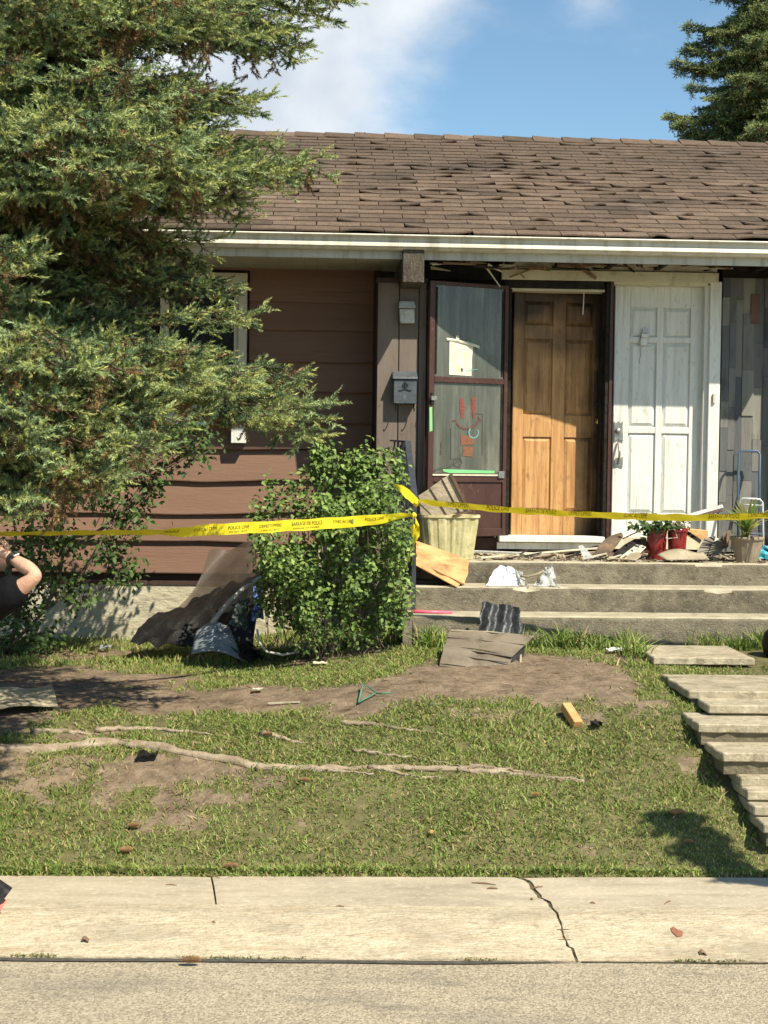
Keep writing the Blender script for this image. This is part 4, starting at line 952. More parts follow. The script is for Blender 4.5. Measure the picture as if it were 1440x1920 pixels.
# outline branches, reaching to the right
for (px, py, Y, dz) in ((608, -20, 8.7, .5), (575, 15, 9.2, .5), (480, 45, 9.3, .5), (620, -60, 8.5, .4), (540, 30, 9.0, .5),
                        (455, 140, 8.5, .30), (455, 172, 8.2, .3), (420, 215, 8.3, .3), (370, 120, 9.0, .4), (365, 100, 8.0, .3),
                        (565, 268, 8.6, .25), (505, 300, 8.4, .25), (470, 330, 8.9, .3), (530, 285, 8.9, .3), (420, 285, 7.9, .2), (400, 235, 7.7, .2),
                        (425, 505, 8.9, .5), (400, 480, 9.3, .5), (440, 575, 8.3, .4), (330, 450, 9.2, .5),
                        (540, 655, 8.5, .40), (605, 715, 8.4, .45), (480, 690, 8.8, .5), (440, 645, 7.9, .3), (520, 690, 8.9, .5), (560, 705, 8.6, .5), (400, 625, 8.2, .4)):
    br(px, py, Y, dz)
# branches facing the street
for (px, py, Y) in ((370, 615, 7.5), (320, 668, 7.3), (262, 738, 7.3), (250, 640, 7.2), (240, 740, 7.1), (200, 800, 7.0), (160, 700, 6.95), (130, 830, 6.9), (90, 760, 6.85), (60, 850, 6.85), (20, 800, 6.8), (-20, 860, 6.8), (30, 690, 6.8), (180, 620, 6.95), (110, 640, 6.85), (330, 600, 7.3), (60, 580, 6.85), (-40, 740, 6.8), (150, 865, 7.1), (70, 620, 7.2), (210, 690, 7.6),
                    (360, 240, 7.5), (310, 170, 7.4), (300, 250, 7.2), (240, 210, 7.1), (210, 270, 7.1), (160, 180, 7.0), (130, 270, 6.95), (80, 230, 7.0), (330, 110, 7.6), (260, 120, 7.4), (180, 90, 7.2), (60, 290, 7.2), (350, 300, 7.9), (270, 275, 7.6),
                    (-10, 395, 6.9), (-50, 450, 6.9), (440, 30, 8.0), (380, -10, 7.7), (300, 20, 7.6), (220, -20, 7.4), (120, 0, 7.4), (20, 60, 7.2), (180, 20, 7.8), (60, -30, 7.3), (500, -40, 8.1), (280, -70, 7.4), (160, -110, 7.2), (400, -120, 7.8), (0, 120, 7.5)):
    br(px, py, Y, random.uniform(.25, .55))
# older, darker branches inside and behind
for (px, py, Y) in ((300, 400, 8.6), (240, 460, 8.5), (180, 420, 8.3), (340, 380, 8.9), (120, 500, 8.2), (280, 500, 8.8), (200, 520, 8.4), (60, 470, 8.2), (380, 430, 9.2), (100, 400, 8.3), (250, 370, 8.6), (20, 520, 8.1), (330, 480, 9.2), (160, 360, 8.4), (220, 420, 9.2), (120, 420, 9.4), (300, 450, 9.6)):
    br(px, py, Y, random.uniform(.35, .7), random.choice(BRN + BRN + [BR[2]]))
for k in range(26):   # far side and left side
    a = random.uniform(.4, 3.6) if k % 2 else random.uniform(2.4, 4.6); z = random.uniform(2.1, 5.0); R_ = random.uniform(2.0, 2.4)
    if 7 < 0: pass
    place_branch(sp_, (TX, TY, z + .4), (TX + R_ * math.cos(a), TY + R_ * math.sin(a), z), random.choice(BR))
for k in range(30):   # above the frame
    a = random.uniform(0, 6.28); z = random.uniform(4.9, 8.2); R_ = 2.5 - (z - 4.9) * .33
    place_branch(sp_, (TX, TY, z + .3), (TX + R_ * math.cos(a), TY + R_ * math.sin(a), z), random.choice(BR))
# surface roots
random.seed(8)
def root(pxs, rad, sink=.3):
    pts, rr = [], []
    n = len(pxs); tot = (n - 1) * 7
    for k in range(tot + 1):
        t = k / 7; i = min(int(t), n - 2); f = t - i
        px = pxs[i][0] * (1 - f) + pxs[i + 1][0] * f; py = pxs[i][1] * (1 - f) + pxs[i + 1][1] * f
        g = G(px, py + random.uniform(-1.0, 1.0)); r_ = rad * (1 - .72 * k / tot) * (.75 + .5 * float(vnoise(k * .33, py * .1, 1, 5))) * random.uniform(.93, 1.07)
        g.z += r_ * (1 - sink * 1.2) + .012 * (float(vnoise(k * .25, 1, 1, 9)) - .5); pts.append(g); rr.append(r_)
    mb_ = MB().tube(pts, rr, 10)
    for q_, v_ in enumerate(mb_.v):
        if q_ // 10 < len(pts): c_ = pts[q_ // 10]; mb_.v[q_] = c_ + (v_ - c_) * (1 + .30 * (float(vnoise(q_ * 2.7, q_ // 10 * .5, 1, 3)) - .5) + .16 * math.sin((q_ % 10) * 2.5))
    return mb_.build('root', m_root, sp_, True)
root([(-120, 1398), (0, 1408), (90, 1410), (200, 1396), (290, 1404), (400, 1424), (500, 1442), (600, 1446), (700, 1440), (800, 1446), (880, 1448), (950, 1452), (1020, 1460), (1095, 1468)], .036, .85)
root([(860, 1448), (905, 1442), (950, 1446), (1000, 1454)], .017, .5)
root([(690, 1442), (760, 1456), (830, 1462)], .014, .6)
root([(60, 1378), (130, 1374), (190, 1380)], .02, .6)
root([(480, 1446), (540, 1440), (640, 1450), (700, 1456)], .016, .45)
root([(180, 1374), (240, 1370), (300, 1370), (350, 1376), (400, 1380)], .018, .5)
root([(640, 1361), (700, 1362), (760, 1370), (830, 1382)], .016, .45)
root([(660, 1412), (710, 1416), (780, 1424), (870, 1440)], .013, .45)
root([(490, 1382), (540, 1390), (575, 1396)], .018, .5)

# far spruce behind the ridge: same growth, larger scale
FX, FY = A(1450, 280, 27).x, 27
fs = empty('spruce_tree', (FX, FY, 0), 'distant spruce rising behind the roof ridge at the right', 'tree')
MB().tube([(FX, FY, 0), (FX, FY, 8), (FX + .1, FY, 14)], [.35, .24, .05], 10).build('trunk', m_bark, fs, True)
BF = [branch_mesh(200 + i, nn=16, nl=.032, nw=.006, dead=.2, hang=.6, step=.09, droop=.45, width=.8, col_shift=.9) for i in range(4)]
random.seed(12)
for k in range(200):
    z = 5.5 + 8.5 * (k / 200); R_ = max(.5, 1.95 - (z - 5.5) * .085) * random.uniform(.75, 1.15); a = random.uniform(0, 6.28)
    place_branch(fs, (FX, FY, z + .5), (FX + R_ * math.cos(a), FY + R_ * math.sin(a), z - .35), random.choice(BF))
for (px, py) in ((1252, 186), (1275, 240), (1262, 92), (1284, 25), (1290, 140), (1300, 262), (1268, 215), (1280, 70), (1320, 200), (1330, 120)):
    t_ = A(px, py, FY - .4); place_branch(fs, (FX, FY, t_.z + .5), t_, random.choice(BF))

# leaf and shrub builders, used too by the unseen tree shading the lawn corner
def leaves(P, N, size, cols, r, asp=.55, fold=.25):
    """leaf quads (two triangles folded on the midrib)"""
    n = len(P); d = r.normal(size=(n, 3)); d -= N * (d * N).sum(1)[:, None]; d /= np.linalg.norm(d, axis=1)[:, None]; s = np.cross(N, d)
    sz = size * r.uniform(.65, 1.25, n)[:, None]; w = sz * asp
    a = P - d * sz * .5; b = P + d * sz * .5; m = P + d * sz * .02
    V = np.stack([a, m + s * w * .5 + N * fold * w, b, m - s * w * .5 + N * fold * w, P - N * 0], 1).reshape(-1, 3)
    k = np.arange(n) * 5; F = np.concatenate([np.stack([k, k + 4, k + 1], 1), np.stack([k + 4, k + 2, k + 1], 1), np.stack([k, k + 3, k + 4], 1), np.stack([k + 4, k + 3, k + 2], 1)])
    return V, F, np.repeat(cols, 5, 0)
def bush(name, label, twigs, size, n_leaf, seed, cA, cB, base, stems_r=.008, asp=.55, spread=.045, group=None):
    """twigs: list of (start, end) Vectors; leaves sit along their outer part"""
    r = np.random.default_rng(seed); e = empty(name, base, label, 'shrub', group); base_leaf = None
    w = MB(); PP, NN, CC = [], [], []
    for (a, b) in twigs:
        a, b = Vector(a), Vector(b); L = (b - a).length; mid = (a + b) / 2 + Vector((random.uniform(-.08, .08), random.uniform(-.08, .08), .05)) * L
        pts = [a.lerp(mid, t * 2) if t < .5 else mid.lerp(b, t * 2 - 1) for t in (0, .25, .5, .75, 1)]
        w.tube(pts, [stems_r, stems_r * .8, stems_r * .6, stems_r * .45, stems_r * .2], 4)
        nl = n_leaf
        for k in range(nl):
            t = r.uniform(.35, 1.02) ; t = min(t, 1.0); p = pts[min(int(t * 4), 3)].lerp(pts[min(int(t * 4) + 1, 4)], t * 4 - int(t * 4)) if t < 1 else pts[4]
            off = Vector(r.normal(size=3)) * spread; PP.append(np.array(p + off)); nv = np.array(off.normalized()) * .6 + np.array([.15, -.5, .75]) + r.normal(size=3) * .45; NN.append(nv / np.linalg.norm(nv))
            q = r.uniform() ** 1.3 * (.6 + .6 * t); CC.append((np.array(cA) * (1 - q) + np.array(cB) * q) * r.uniform(.8, 1.15))
    w.build('stem', m_bark, e)
    V, F, C = leaves(np.array(PP), np.array(NN), size, np.array(CC), r, asp)
    link(npmesh('foliage', V, F, m_attr, C), 'foliage', e)
    return e
random.seed(17)
tw = []
YB_ = 10.55
def env(px):  # top of the shrub, photo rows
    return np.interp(px, [465, 490, 540, 575, 600, 640, 690, 740, 765, 785], [1040, 985, 1000, 1005, 935, 905, 885, 905, 975, 1050]) + 60 * (float(vnoise(px * .045, 0, 1, 4)) - .45)
for k in range(430):
    px = random.uniform(468, 782); py = random.uniform(env(px), 1165) if random.random() < .75 else random.uniform(env(px), env(px) + 60); Yt = YB_ + random.gauss(-.05, .16)
    if (px < 505 + 25 * math.sin(py * .05) and py > 1090) or (px > 755 and py > 1120): continue
    if px > 745 + 34 * float(vnoise(py * .03, 3, 1, 8)) or px < 466 + 40 * float(vnoise(py * .035, 7, 1, 9)): continue
    if float(vnoise(px * .03, py * .03, 1, 6)) < .24: continue
    Yt -= .16 * max(0, min(1, (py - 880) / 120)) * (1 if py < 1090 else 0)
    b = A(px, py, Yt); sx = 490 + (px - 470) * .85; a = b.lerp(Vector((A(sx, 1210, YB_).x, YB_ + random.uniform(-.1, .15), max(.7, b.z - .7))), random.uniform(.35, .6))
    a = Vector((a.x, a.y, max(a.z, .7))); tw.append((a, b))
for (px, py, n) in ((600, 826, 8), (588, 850, 5), (640, 872, 4), (668, 850, 4), (752, 862, 3), (612, 880, 5), (485, 940, 3), (575, 905, 3), (683, 836, 6), (505, 893, 3), (543, 893, 3), (738, 850, 3), (715, 846, 4), (655, 850, 4), (560, 925, 3), (625, 845, 4), (520, 930, 3), (478, 960, 3), (700, 860, 4)):
    for k in range(n): tw.append((A(px + random.uniform(-9, 9), py + 105, YB_), A(px + random.uniform(-5, 6) , py + random.uniform(-3, 12), YB_ + random.uniform(-.04, .04))))
for k in range(40): tw.append((A(random.uniform(510, 740), 1215, YB_ + random.uniform(-.1, .2)), A(random.uniform(480, 760), random.uniform(1000, 1120), YB_ + random.uniform(0, .25))))
bush('shrub', 'leafy light green shrub growing beside the stoop railing', tw, .043, 26, 5, (.060, .125, .028), (.28, .39, .10), A(630, 1225, YB_), .0035, .62, .032)
tw = []
for k in range(34):
    px = random.uniform(560, 680); tw.append((A(px, 1232, 10.35), A(px + random.uniform(-30, 40), random.uniform(1150, 1205), 10.25 + random.uniform(-.08, .12))))
bush('shrub', 'low sprigs sprouting under the leafy shrub', tw, .034, 7, 6, (.05, .10, .02), (.16, .24, .06), A(630, 1232, 10.35), .003, .6, .04)
# big-leaved dark shrub against the siding at the left
random.seed(23); tw = []
YL = 11.6
blobs = [(60, 900, 62), (150, 850, 45), (170, 890, 55), (240, 850, 45), (225, 930, 45), (300, 820, 60), (350, 790, 55), (380, 805, 28), (385, 840, 26), (290, 900, 35), (265, 960, 30), (120, 980, 45), (60, 1000, 55), (210, 1010, 38), (235, 1060, 34), (90, 1060, 50), (40, 1110, 50), (150, 1090, 40), (20, 1190, 60), (70, 1180, 50), (270, 790, 40), (10, 870, 40)]
for (cx, cy, rr) in blobs:
    for k in range(int(rr / 3.4)):
        a_ = random.uniform(0, 6.28); q_ = math.sqrt(random.random()) * rr; b = A(cx + q_ * math.cos(a_), cy + q_ * math.sin(a_), YL + random.uniform(-.3, .4))
        a = A(cx * .8 + 20 + random.uniform(-25, 25), cy + rr * .9 + 18, YL + random.uniform(-.1, .2)); tw.append((a, b))
e = bush('shrub', 'dark broad-leaved shrub against the siding under the spruce', tw, .056, 13, 8, (.035, .075, .018), (.11, .18, .04), A(60, 1215, YL), .004, .58, .06)
st = MB()
for pts in ([(-20, 1262), (30, 1200), (80, 1150), (130, 1110)], [(20, 1210), (40, 1130), (62, 1050), (60, 960), (62, 890)], [(80, 1150), (110, 1090), (118, 1040), (150, 1020), (200, 985), (262, 935), (300, 880), (352, 850), (385, 820)], [(118, 1040), (115, 980), (120, 930), (150, 880)], [(10, 1150), (20, 1060), (30, 1000), (20, 930)], [(40, 1000), (120, 1010), (180, 1000)], [(90, 900), (150, 870), (180, 850)], [(200, 985), (215, 1020), (230, 1060)], [(105, 860), (150, 820), (180, 780)], [(130, 1110), (170, 1050), (200, 1000)]):
    n = len(pts); st.tube([A(p[0], p[1], YL + .05) for p in pts], [.018 * (1 - .6 * i / n) for i in range(n)], 6)
st.build('stem', m_bark, e, True)
# single bright sprig

# added tree outside the frame; its low limb is shaped to shade the lawn corner
random.seed(77); tw = []
for (px, py, rr) in ((1218, 1562, .04), (1240, 1566, .06), (1270, 1574, .08), (1305, 1583, .10), (1340, 1593, .12), (1380, 1604, .14), (1425, 1616, .16), (1480, 1622, .18), (1540, 1626, .2), (1600, 1630, .22), (1660, 1634, .24), (1720, 1636, .25)):
    g = Zp(px, py, .2); g.z = .2; c0 = g + SUND * (2.6 / SUND.z)
    for k in range(int(420 * rr)):
        o = Vector((random.gauss(0, .06), random.gauss(0, rr * .22), random.gauss(0, rr * .10))); b = c0 + o; tw.append((c0 + Vector((.06, 0, 0)) + o * .4, b))
TRX = c0.x + .35
e = bush('shadow_tree', 'small leafy tree added out of view at the right to shade the lawn corner', tw, .05, 16, 9, (.04, .09, .02), (.10, .18, .04), (TRX, c0.y, -.02), .003, .75, .014)
e['category'] = 'tree'
MB().tube([(TRX, c0.y, -.05), (TRX + .03, c0.y, 1.4), (TRX, c0.y, 2.6), (TRX - .2, c0.y, 3.0)], [.07, .055, .04, .015], 8).build('trunk', m_bark, e, True)
MB().tube([(TRX, c0.y, 2.3), Zp(1500, 1618, .2) + SUND * (2.6 / SUND.z), Zp(1250, 1566, .2) + SUND * (2.58 / SUND.z)], [.03, .018, .006], 6).build('limb', m_bark, e, True)

# ================================================================== STOOP, RAILING, TAPE
m_tread = mat('sunlit_tread', (.34, .30, .215), (.48, .43, .32), 8, .9, .8, 60, dirt=[((.16, .14, .10), .4, 7, (1, 1, 1))])  # paler than the risers: sunlit tread highlights painted into the concrete colour
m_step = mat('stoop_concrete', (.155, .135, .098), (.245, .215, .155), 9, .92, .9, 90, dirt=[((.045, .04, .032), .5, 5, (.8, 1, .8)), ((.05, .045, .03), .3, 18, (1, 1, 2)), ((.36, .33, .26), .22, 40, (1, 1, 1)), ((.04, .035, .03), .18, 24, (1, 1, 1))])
SX0 = A(755, 1180, 10.62).x; SX1 = 7.5
ZP = rz(1053, 11.2, 1000); ZS2 = rz(1101, 10.9, 1000); ZS3 = rz(1155, 10.6, 1000)
st_ = empty('concrete_steps', (2.5, 10.9, .8), 'weathered concrete stoop with three wide steps below the two front doors', 'steps')
def wavy_step(y0, y1, z0, z1, x0=SX0, inset=0):
    n = 70; mb = MB(); R = []
    for i in range(n + 1):
        x = x0 + inset + (SX1 - x0 - inset) * i / n if i < n else SX1
        c = .006 * vnoise(x, z1 * 9, 7, 3) + (.014 if vnoise(x, z1 * 3, 5, 9) > .94 else 0)
        R.append([mb.P(p) for p in ((x, y0, z0), (x, y0 + .002, z1 - .02 - c), (x, y0 + .004 + c * .7, z1 - .006 - c), (x, y0 + .018 + c, z1), (x, y1, z1 + .002), (x, y1, z0))])
    for i in range(n):
        for j in range(5): mb.f.append([R[i][j + 1], R[i][j], R[i + 1][j], R[i + 1][j + 1]])
    mb.f.append(R[0]); mb.f.append(R[-1][::-1]); return mb
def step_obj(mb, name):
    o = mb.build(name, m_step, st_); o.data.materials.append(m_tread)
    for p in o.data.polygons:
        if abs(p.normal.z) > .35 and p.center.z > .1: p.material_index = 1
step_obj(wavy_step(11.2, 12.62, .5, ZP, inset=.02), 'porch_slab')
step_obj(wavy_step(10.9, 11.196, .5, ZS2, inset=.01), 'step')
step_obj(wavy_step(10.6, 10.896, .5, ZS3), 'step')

RX = A(770, 900, 10.9).x
m_iron = mat('iron_paint', (.035, .04, .05), (.06, .068, .082), 20, .4, .2)
rl = empty('railing', (RX, 10.8, ZS3), 'black wrought iron railing at the left end of the steps, tied with yellow tape', 'railing')
zt1 = rz(828, 11.2, 760); zt0 = rz(838, 10.22, 776)
RX = A(777, 1000, 10.74).x; zt1 = rz(828, 11.65, 760)
ta, tb, tc_ = Vector((RX - .10, 12.08, zt1 + .012)), Vector((RX, 11.65, zt1)), Vector((RX + .0, 10.74, rz(938, 10.74, 776)))
MB().bar(ta, tb, .035, .014).bar(tb, tc_, .046, .014).build('handrail', m_iron, rl, bevel=.002)
pf = Vector((RX, 10.24, ZS3 + .02)); MB().box(RX - .014, RX + .014, 10.73, 10.758, ZS3, tc_.z).build('post', m_iron, rl)
MB().box(RX - .014, RX + .014, 11.64, 11.668, ZP + .0, tb.z).build('post', m_black, rl)
MB().box(RX - .014, RX + .014, 12.07, 12.098, ZP, ta.z).build('post', m_black, rl)
MB().bar((RX, 12.04, ZP + .09), (RX, 11.25, ZP + .09), .02, .012).bar((RX, 11.25, ZP + .09), (RX, 10.75, ZS3 + .10), .02, .012).build('bottom_rail', m_black, rl)
for k in range(13):
    y = 10.82 + k * .10
    if abs(y - 11.65) < .03: continue
    f = min(1, (y - 10.74) / .91); z1 = tc_.z + (tb.z - tc_.z) * f; z0 = ZS3 + .10 + (ZP + .09 - ZS3 - .10) * min(1, (y - 10.74) / .5)
    bx0 = RX - (.10 * (y - 11.65) / .43 if y > 11.65 else 0)
    tw_ = [(bx0 + .008 * math.cos(i * 1.6), y + .008 * math.sin(i * 1.6), z0 + (z1 - z0) * i / 24) for i in range(25)]
    MB().tube(tw_, .0075, 5).build('baluster', m_iron, rl)
    if k % 2 == 0:
        zc = (z0 + z1) / 2; MB().tube([(bx0, y + .05 * math.sin(t) * (1 if t < 3.14 else -1) * .9 , zc + .10 * math.cos(t)) for t in np.linspace(0, 6.28, 16)], .005, 4).build('scroll', m_iron, rl)

# ---- barricade tape
m_tape = mat('tape_yellow', (.86, .70, .02), (.92, .78, .04), 6, .45, .25, 30, spec=.4, transl=.25)
m_ink = mat('tape_ink', (.03, .025, .01), (.06, .05, .015), 40, .6)
class Ribbon:
    def __init__(s, pts, ang, width):
        s.p = [Vector(p) for p in pts]; s.a = ang; s.w = width if hasattr(width, '__len__') else [width] * len(pts); s.L = [0]
        for k in range(len(s.p) - 1): s.L.append(s.L[-1] + (s.p[k + 1] - s.p[k]).length)
    def at(s, d, v, off=0):
        d = max(0, min(s.L[-1] - 1e-6, d)); k = max(i for i in range(len(s.L) - 1) if s.L[i] <= d); f = (d - s.L[k]) / (s.L[k + 1] - s.L[k])
        f2 = f; P = s.p[k].lerp(s.p[k + 1], f2); t = (s.p[k + 1] - s.p[k]).normalized(); an = s.a[k] * (1 - f) + s.a[k + 1] * f; w = s.w[k] * (1 - f) + s.w[k + 1] * f
        sd = t.cross(Vector((0, 0, 1))).normalized(); u = sd.cross(t)   # sd points to the street for +x ribbons
        wd_ = u * math.cos(an) + sd * math.sin(an); nr = sd * math.cos(an) - u * math.sin(an)
        return P + wd_ * (v * w + .004 * math.sin(d * 23) * abs(v)) + nr * (off + .003 * math.sin(d * 31 + v * 4))
    def build(s, parent, n=160, name='tape_band'):
        return MB().grid(lambda a, b: s.at(a * s.L[-1], (b - .5)), n, 3).build(name, m_tape, parent, True)
    def text(s, parent, txt, d0, h, v0, squeeze=1.0, fit=None):
        cu = bpy.data.curves.new('t', 'FONT'); cu.body = txt; cu.size = h * 1.38; cu.resolution_u = 2; cu.space_character = 1.03; ob = bpy.data.objects.new('t', cu); COL.objects.link(ob)
        dg = bpy.context.evaluated_depsgraph_get(); me = bpy.data.meshes.new_from_object(ob.evaluated_get(dg)); bpy.data.objects.remove(ob)
        mb = MB()
        if fit: squeeze = fit / max(v.co.x for v in me.vertices)
        for v in me.vertices: mb.P(s.at(d0 + v.co.x * squeeze, v0 + v.co.y / (s.w[0] or .07), .0016))
        mb.f = [list(p.vertices) for p in me.polygons]; W_ = max(v.co.x for v in me.vertices) * squeeze
        mb.build('lettering', m_ink, parent); bpy.data.meshes.remove(me); return W_
def dist_of(rb, px):   # distance along the ribbon for a photo column
    best = min(range(600), key=lambda i: abs(proj(rb.at(rb.L[-1] * i / 600, 0)) - px)); return rb.L[-1] * best / 600
def proj(P): d = P - CAM; return 720 + FPX * d.dot(RC) / d.dot(fw)
tp = empty('police_tape', A(775, 968, 10.2), 'yellow police tape stretched left from the railing across the shrub, black lettering', 'barricade tape')
lp_ = [(-150, 1001, 8.9), (0, 1001, 9.05), (150, 999, 9.2), (300, 998, 9.4), (350, 997, 9.5), (400, 993, 9.55), (520, 987, 9.75), (620, 981, 9.9), (700, 975, 10.05), (750, 968, 10.15), (776, 965, 10.2)]
R1 = Ribbon([A(*p) for p in lp_], [1.25, 1.2, 1.15, 1.05, .5, .15, .05, .0, .25, .5, 1.1], [.072] * 9 + [.05, .02])
R1.build(tp)
for (px, t1, t2) in ((308, 'POLICE', ''), (362, 'ECHEC AU CRIME', ''), (427, 'POLICE LINE', 'DO NOT CROSS'), (486, 'CRIMESTOPPERS', '1-800-222-8477'), (547, 'BARRAGE DE POLICE', 'DEFENSE DE PASSER'), (624, 'ECHEC AU CRIME', ''), (684, 'POLICE LINE', '')):
    d = dist_of(R1, px); target = {'POLICE': .10, 'ECHEC AU CRIME': .15, 'POLICE LINE': .145, 'CRIMESTOPPERS': .155, 'BARRAGE DE POLICE': .215}[t1]
    h = .021 if 'BARRAGE' not in t1 else .025
    w_ = R1.text(tp, t1, d, h, -.04, fit=target)
    if t2: R1.text(tp, t2, d + .01, .010, -.33, fit=target * .85)
tp2 = empty('police_tape', A(782, 940, 10.2), 'yellow police tape running right from the railing past both doors and the flower pots', 'barricade tape')
rp = [(784, 940, 10.2), (800, 942, 10.16), (860, 948, 10.12), (960, 957, 10.1), (1080, 964, 10.08), (1200, 969, 10.05), (1300, 971, 10.02), (1380, 969, 10.0), (1460, 966, 9.98), (1620, 958, 9.9)]
R2 = Ribbon([A(*p) for p in rp], [1.1, .95, .95, .95, 1.0, .85, .9, .95, .95, .9], [.035, .06] + [.072] * 8)
R2.build(tp2)
for (px, t1) in ((836, 'CRIMESTOPPERS'), (912, 'POLICE LINE'), (985, 'BARRAGE DE POLICE'), (1065, 'CRIMESTOPPERS'), (1170, 'ECHEC AU CRIME'), (1328, 'BARRAGE DE POLICE'), (1402, 'CRIMESTOPPERS')):
    R2.text(tp2, t1, dist_of(R2, px), .026, -.16, fit=.20 if 'BARRAGE' in t1 else .15)
knot = MB().lathe([(.004, -.03), (.02, -.015), (.026, .0), (.018, .018), (.004, .03)], A(780, 942, 10.2), 10); knot.build('knot', m_tape, tp2, True)
Ribbon([A(740, 908, 10.10), A(752, 916, 10.1), A(766, 928, 10.12), A(778, 938, 10.18), A(786, 942, 10.2)], [.5, .2, .0, .2, .8], [.012, .04, .065, .05, .02]).build(tp2, 30, 'tape_tail')
Ribbon([A(778, 966, 10.18), A(783, 985, 10.15), A(781, 1005, 10.15), A(772, 1030, 10.17), A(766, 1052, 10.2)], [.3, 1.2, .4, 1.0, .2], [.03, .05, .04, .045, .03]).build(tp, 30, 'tape_tail')
Ribbon([A(777, 964, 10.18), A(773, 985, 10.2), A(778, 1012, 10.22), A(784, 1024, 10.2)], [.9, .3, 1.2, .2], [.03, .035, .03, .02]).build(tp, 20, 'tape_tail')
MB().lathe([(.004, -.02), (.018, -.008), (.02, .004), (.004, .02)], A(776, 966, 10.2), 10).build('knot', m_tape, tp, True)

# ================================================================== THINGS ON THE STOOP
m_bin = mat('stained_plastic', (.44, .40, .20), (.58, .53, .31), 12, .6, .3, dirt=[((.16, .15, .06), .42, 14, (1, 1, .3)), ((.08, .08, .04), .22, 30, (1, 1, .6))])
c = A(842, 1047, 11.40); bn = empty('plastic_bin', c, 'dirty beige ribbed plastic bin full of broken boards at the top of the steps', 'bin')
zc0 = ZP + .003; hb = rz(966, 11.3, 845) - zc0; wb = (A(898, 1000, 11.3).x - A(787, 1000, 11.3).x) / 2
n = 96
mb = MB(); prof = [(.80, 0), (.80, .01), (.86, hb * .3), (.93, hb * .66), (.985, hb * .94)]
mb.lathe([(r_ * wb, z) for r_, z in prof], (c.x, 11.45, zc0), n, 1, .62, rib=.024, nr=16, sq=4); mb.build('bin_body', m_bin, bn)
mb = MB(); mb.lathe([(wb * 1.0, hb * .93), (wb * 1.05, hb * .94), (wb * 1.05, hb * 1.0), (wb * .97, hb * 1.0), (wb * .90, hb * .8), (wb * .8, hb * .4), (.01, hb * .38)], (c.x, 11.45, zc0), 48, 1, .62, sq=4); mb.build('bin_rim', m_bin, bn)
m_old = mat('weathered_board', (.27, .225, .15), (.42, .36, .26), 7, .85, .9, 34, stretch=(.6, 1, 1), rnd=.12, dirt=[((.12, .10, .06), .35, 12, (1, 1, 1))])
Yb = 11.36
fan = [((812, 975), (843, 893), .085, 'grey weathered board standing highest out of the beige bin'), ((806, 978), (818, 905), .10, 'weathered board second highest in the beige bin, leaning left'), ((845, 975), (798, 925), .10, 'weathered board slanting left low across the beige bin rim')]
for k, (p0, p1, w_, lb) in enumerate(fan):
    a, b = A(*p0, Yb + .04 * k), A(*p1, Yb + .07 + .03 * k)
    pass
bs_ = empty('broken_boards', A(820, 970, Yb), 'fan of weathered grooved boards sticking up out of the beige bin', 'boards')
for (q, dy) in (([(846, 889), (858, 913), (880, 958), (862, 960), (829, 898)], 0), ([(829, 899), (861, 960), (838, 966), (806, 915)], .012), ([(806, 916), (838, 966), (812, 968), (788, 945), (784, 930)], .024), ([(786, 942), (826, 968), (806, 975), (788, 962)], .03)):
    MB().prism([A(x, y, 11.34 + dy) for x, y in q], (0, 1, .1), .012).build('board', m_old, bs_, bevel=.002)
m_darkw = mat('dark_stick', (.09, .06, .035), (.16, .11, .07), 12, .9, .6)
MB().bar(A(845, 888, 11.33), A(878, 955, 11.33), .022, .016, (0, -1, 0)).build('board', m_darkw, bs_)
MB().bar(A(850, 967, 11.30), A(884, 958, 11.32), .018, .012).build('debris_stick', m_darkw, None, label='short dark stick lying on the rim of the beige bin', cat='stick')
m_pale = mat('fresh_wood', (.50, .25, .095), (.66, .40, .18), 8, .7, .5, 40, stretch=(.5, 1, 2), dirt=[((.36, .14, .05), .45, 9, (.6, 1, 1)), ((.07, .045, .03), .36, 6, (1, 1, 1))])
ws = empty('split_board', A(830, 1060, 11.05), 'split orange-brown wooden board leaning off the stoop edge with a charred hollow', 'board')
b = [A(780, 1016, 11.12), A(800, 1014, 11.20), A(881, 1051, 11.12), A(873, 1096, 10.92), A(790, 1060, 10.95), A(776, 1040, 11.0)]
def bilin(P00, P10, P01, P11): return lambda u, v: (P00.lerp(P10, u)).lerp(P01.lerp(P11, u), v)
f = bilin(A(779, 1015, 11.20), A(881, 1052, 11.16), A(776, 1052, 10.98), A(871, 1097, 10.93))
MB().sheet(lambda u, v: f(u, v) + Vector((.006 * math.sin(v * 9 + u * 3), -.012 * math.sin(u * 3.1) - .006 * math.sin(u * 17 + v * 5), .004 * math.sin(v * 20))), 14, 8, .014).build('board', m_pale, ws)
f2 = bilin(A(776, 1046, 10.99), A(862, 1096, 10.93), A(774, 1060, 10.93), A(856, 1101, 10.905))
MB().sheet(lambda u, v: f2(u, v) + Vector((0, -.01 * math.sin(u * 9), .01 * (1 - u))), 10, 2, .008).build('split_layer', m_pale, ws)
MB().box(SX0 + .03, A(872, 1080, 10.95).x, 11.0, 11.19, ZS2 + .003, ZS2 + .03).build('char_heap', m_char, None, label='black charred scraps under the split orange board', cat='char')

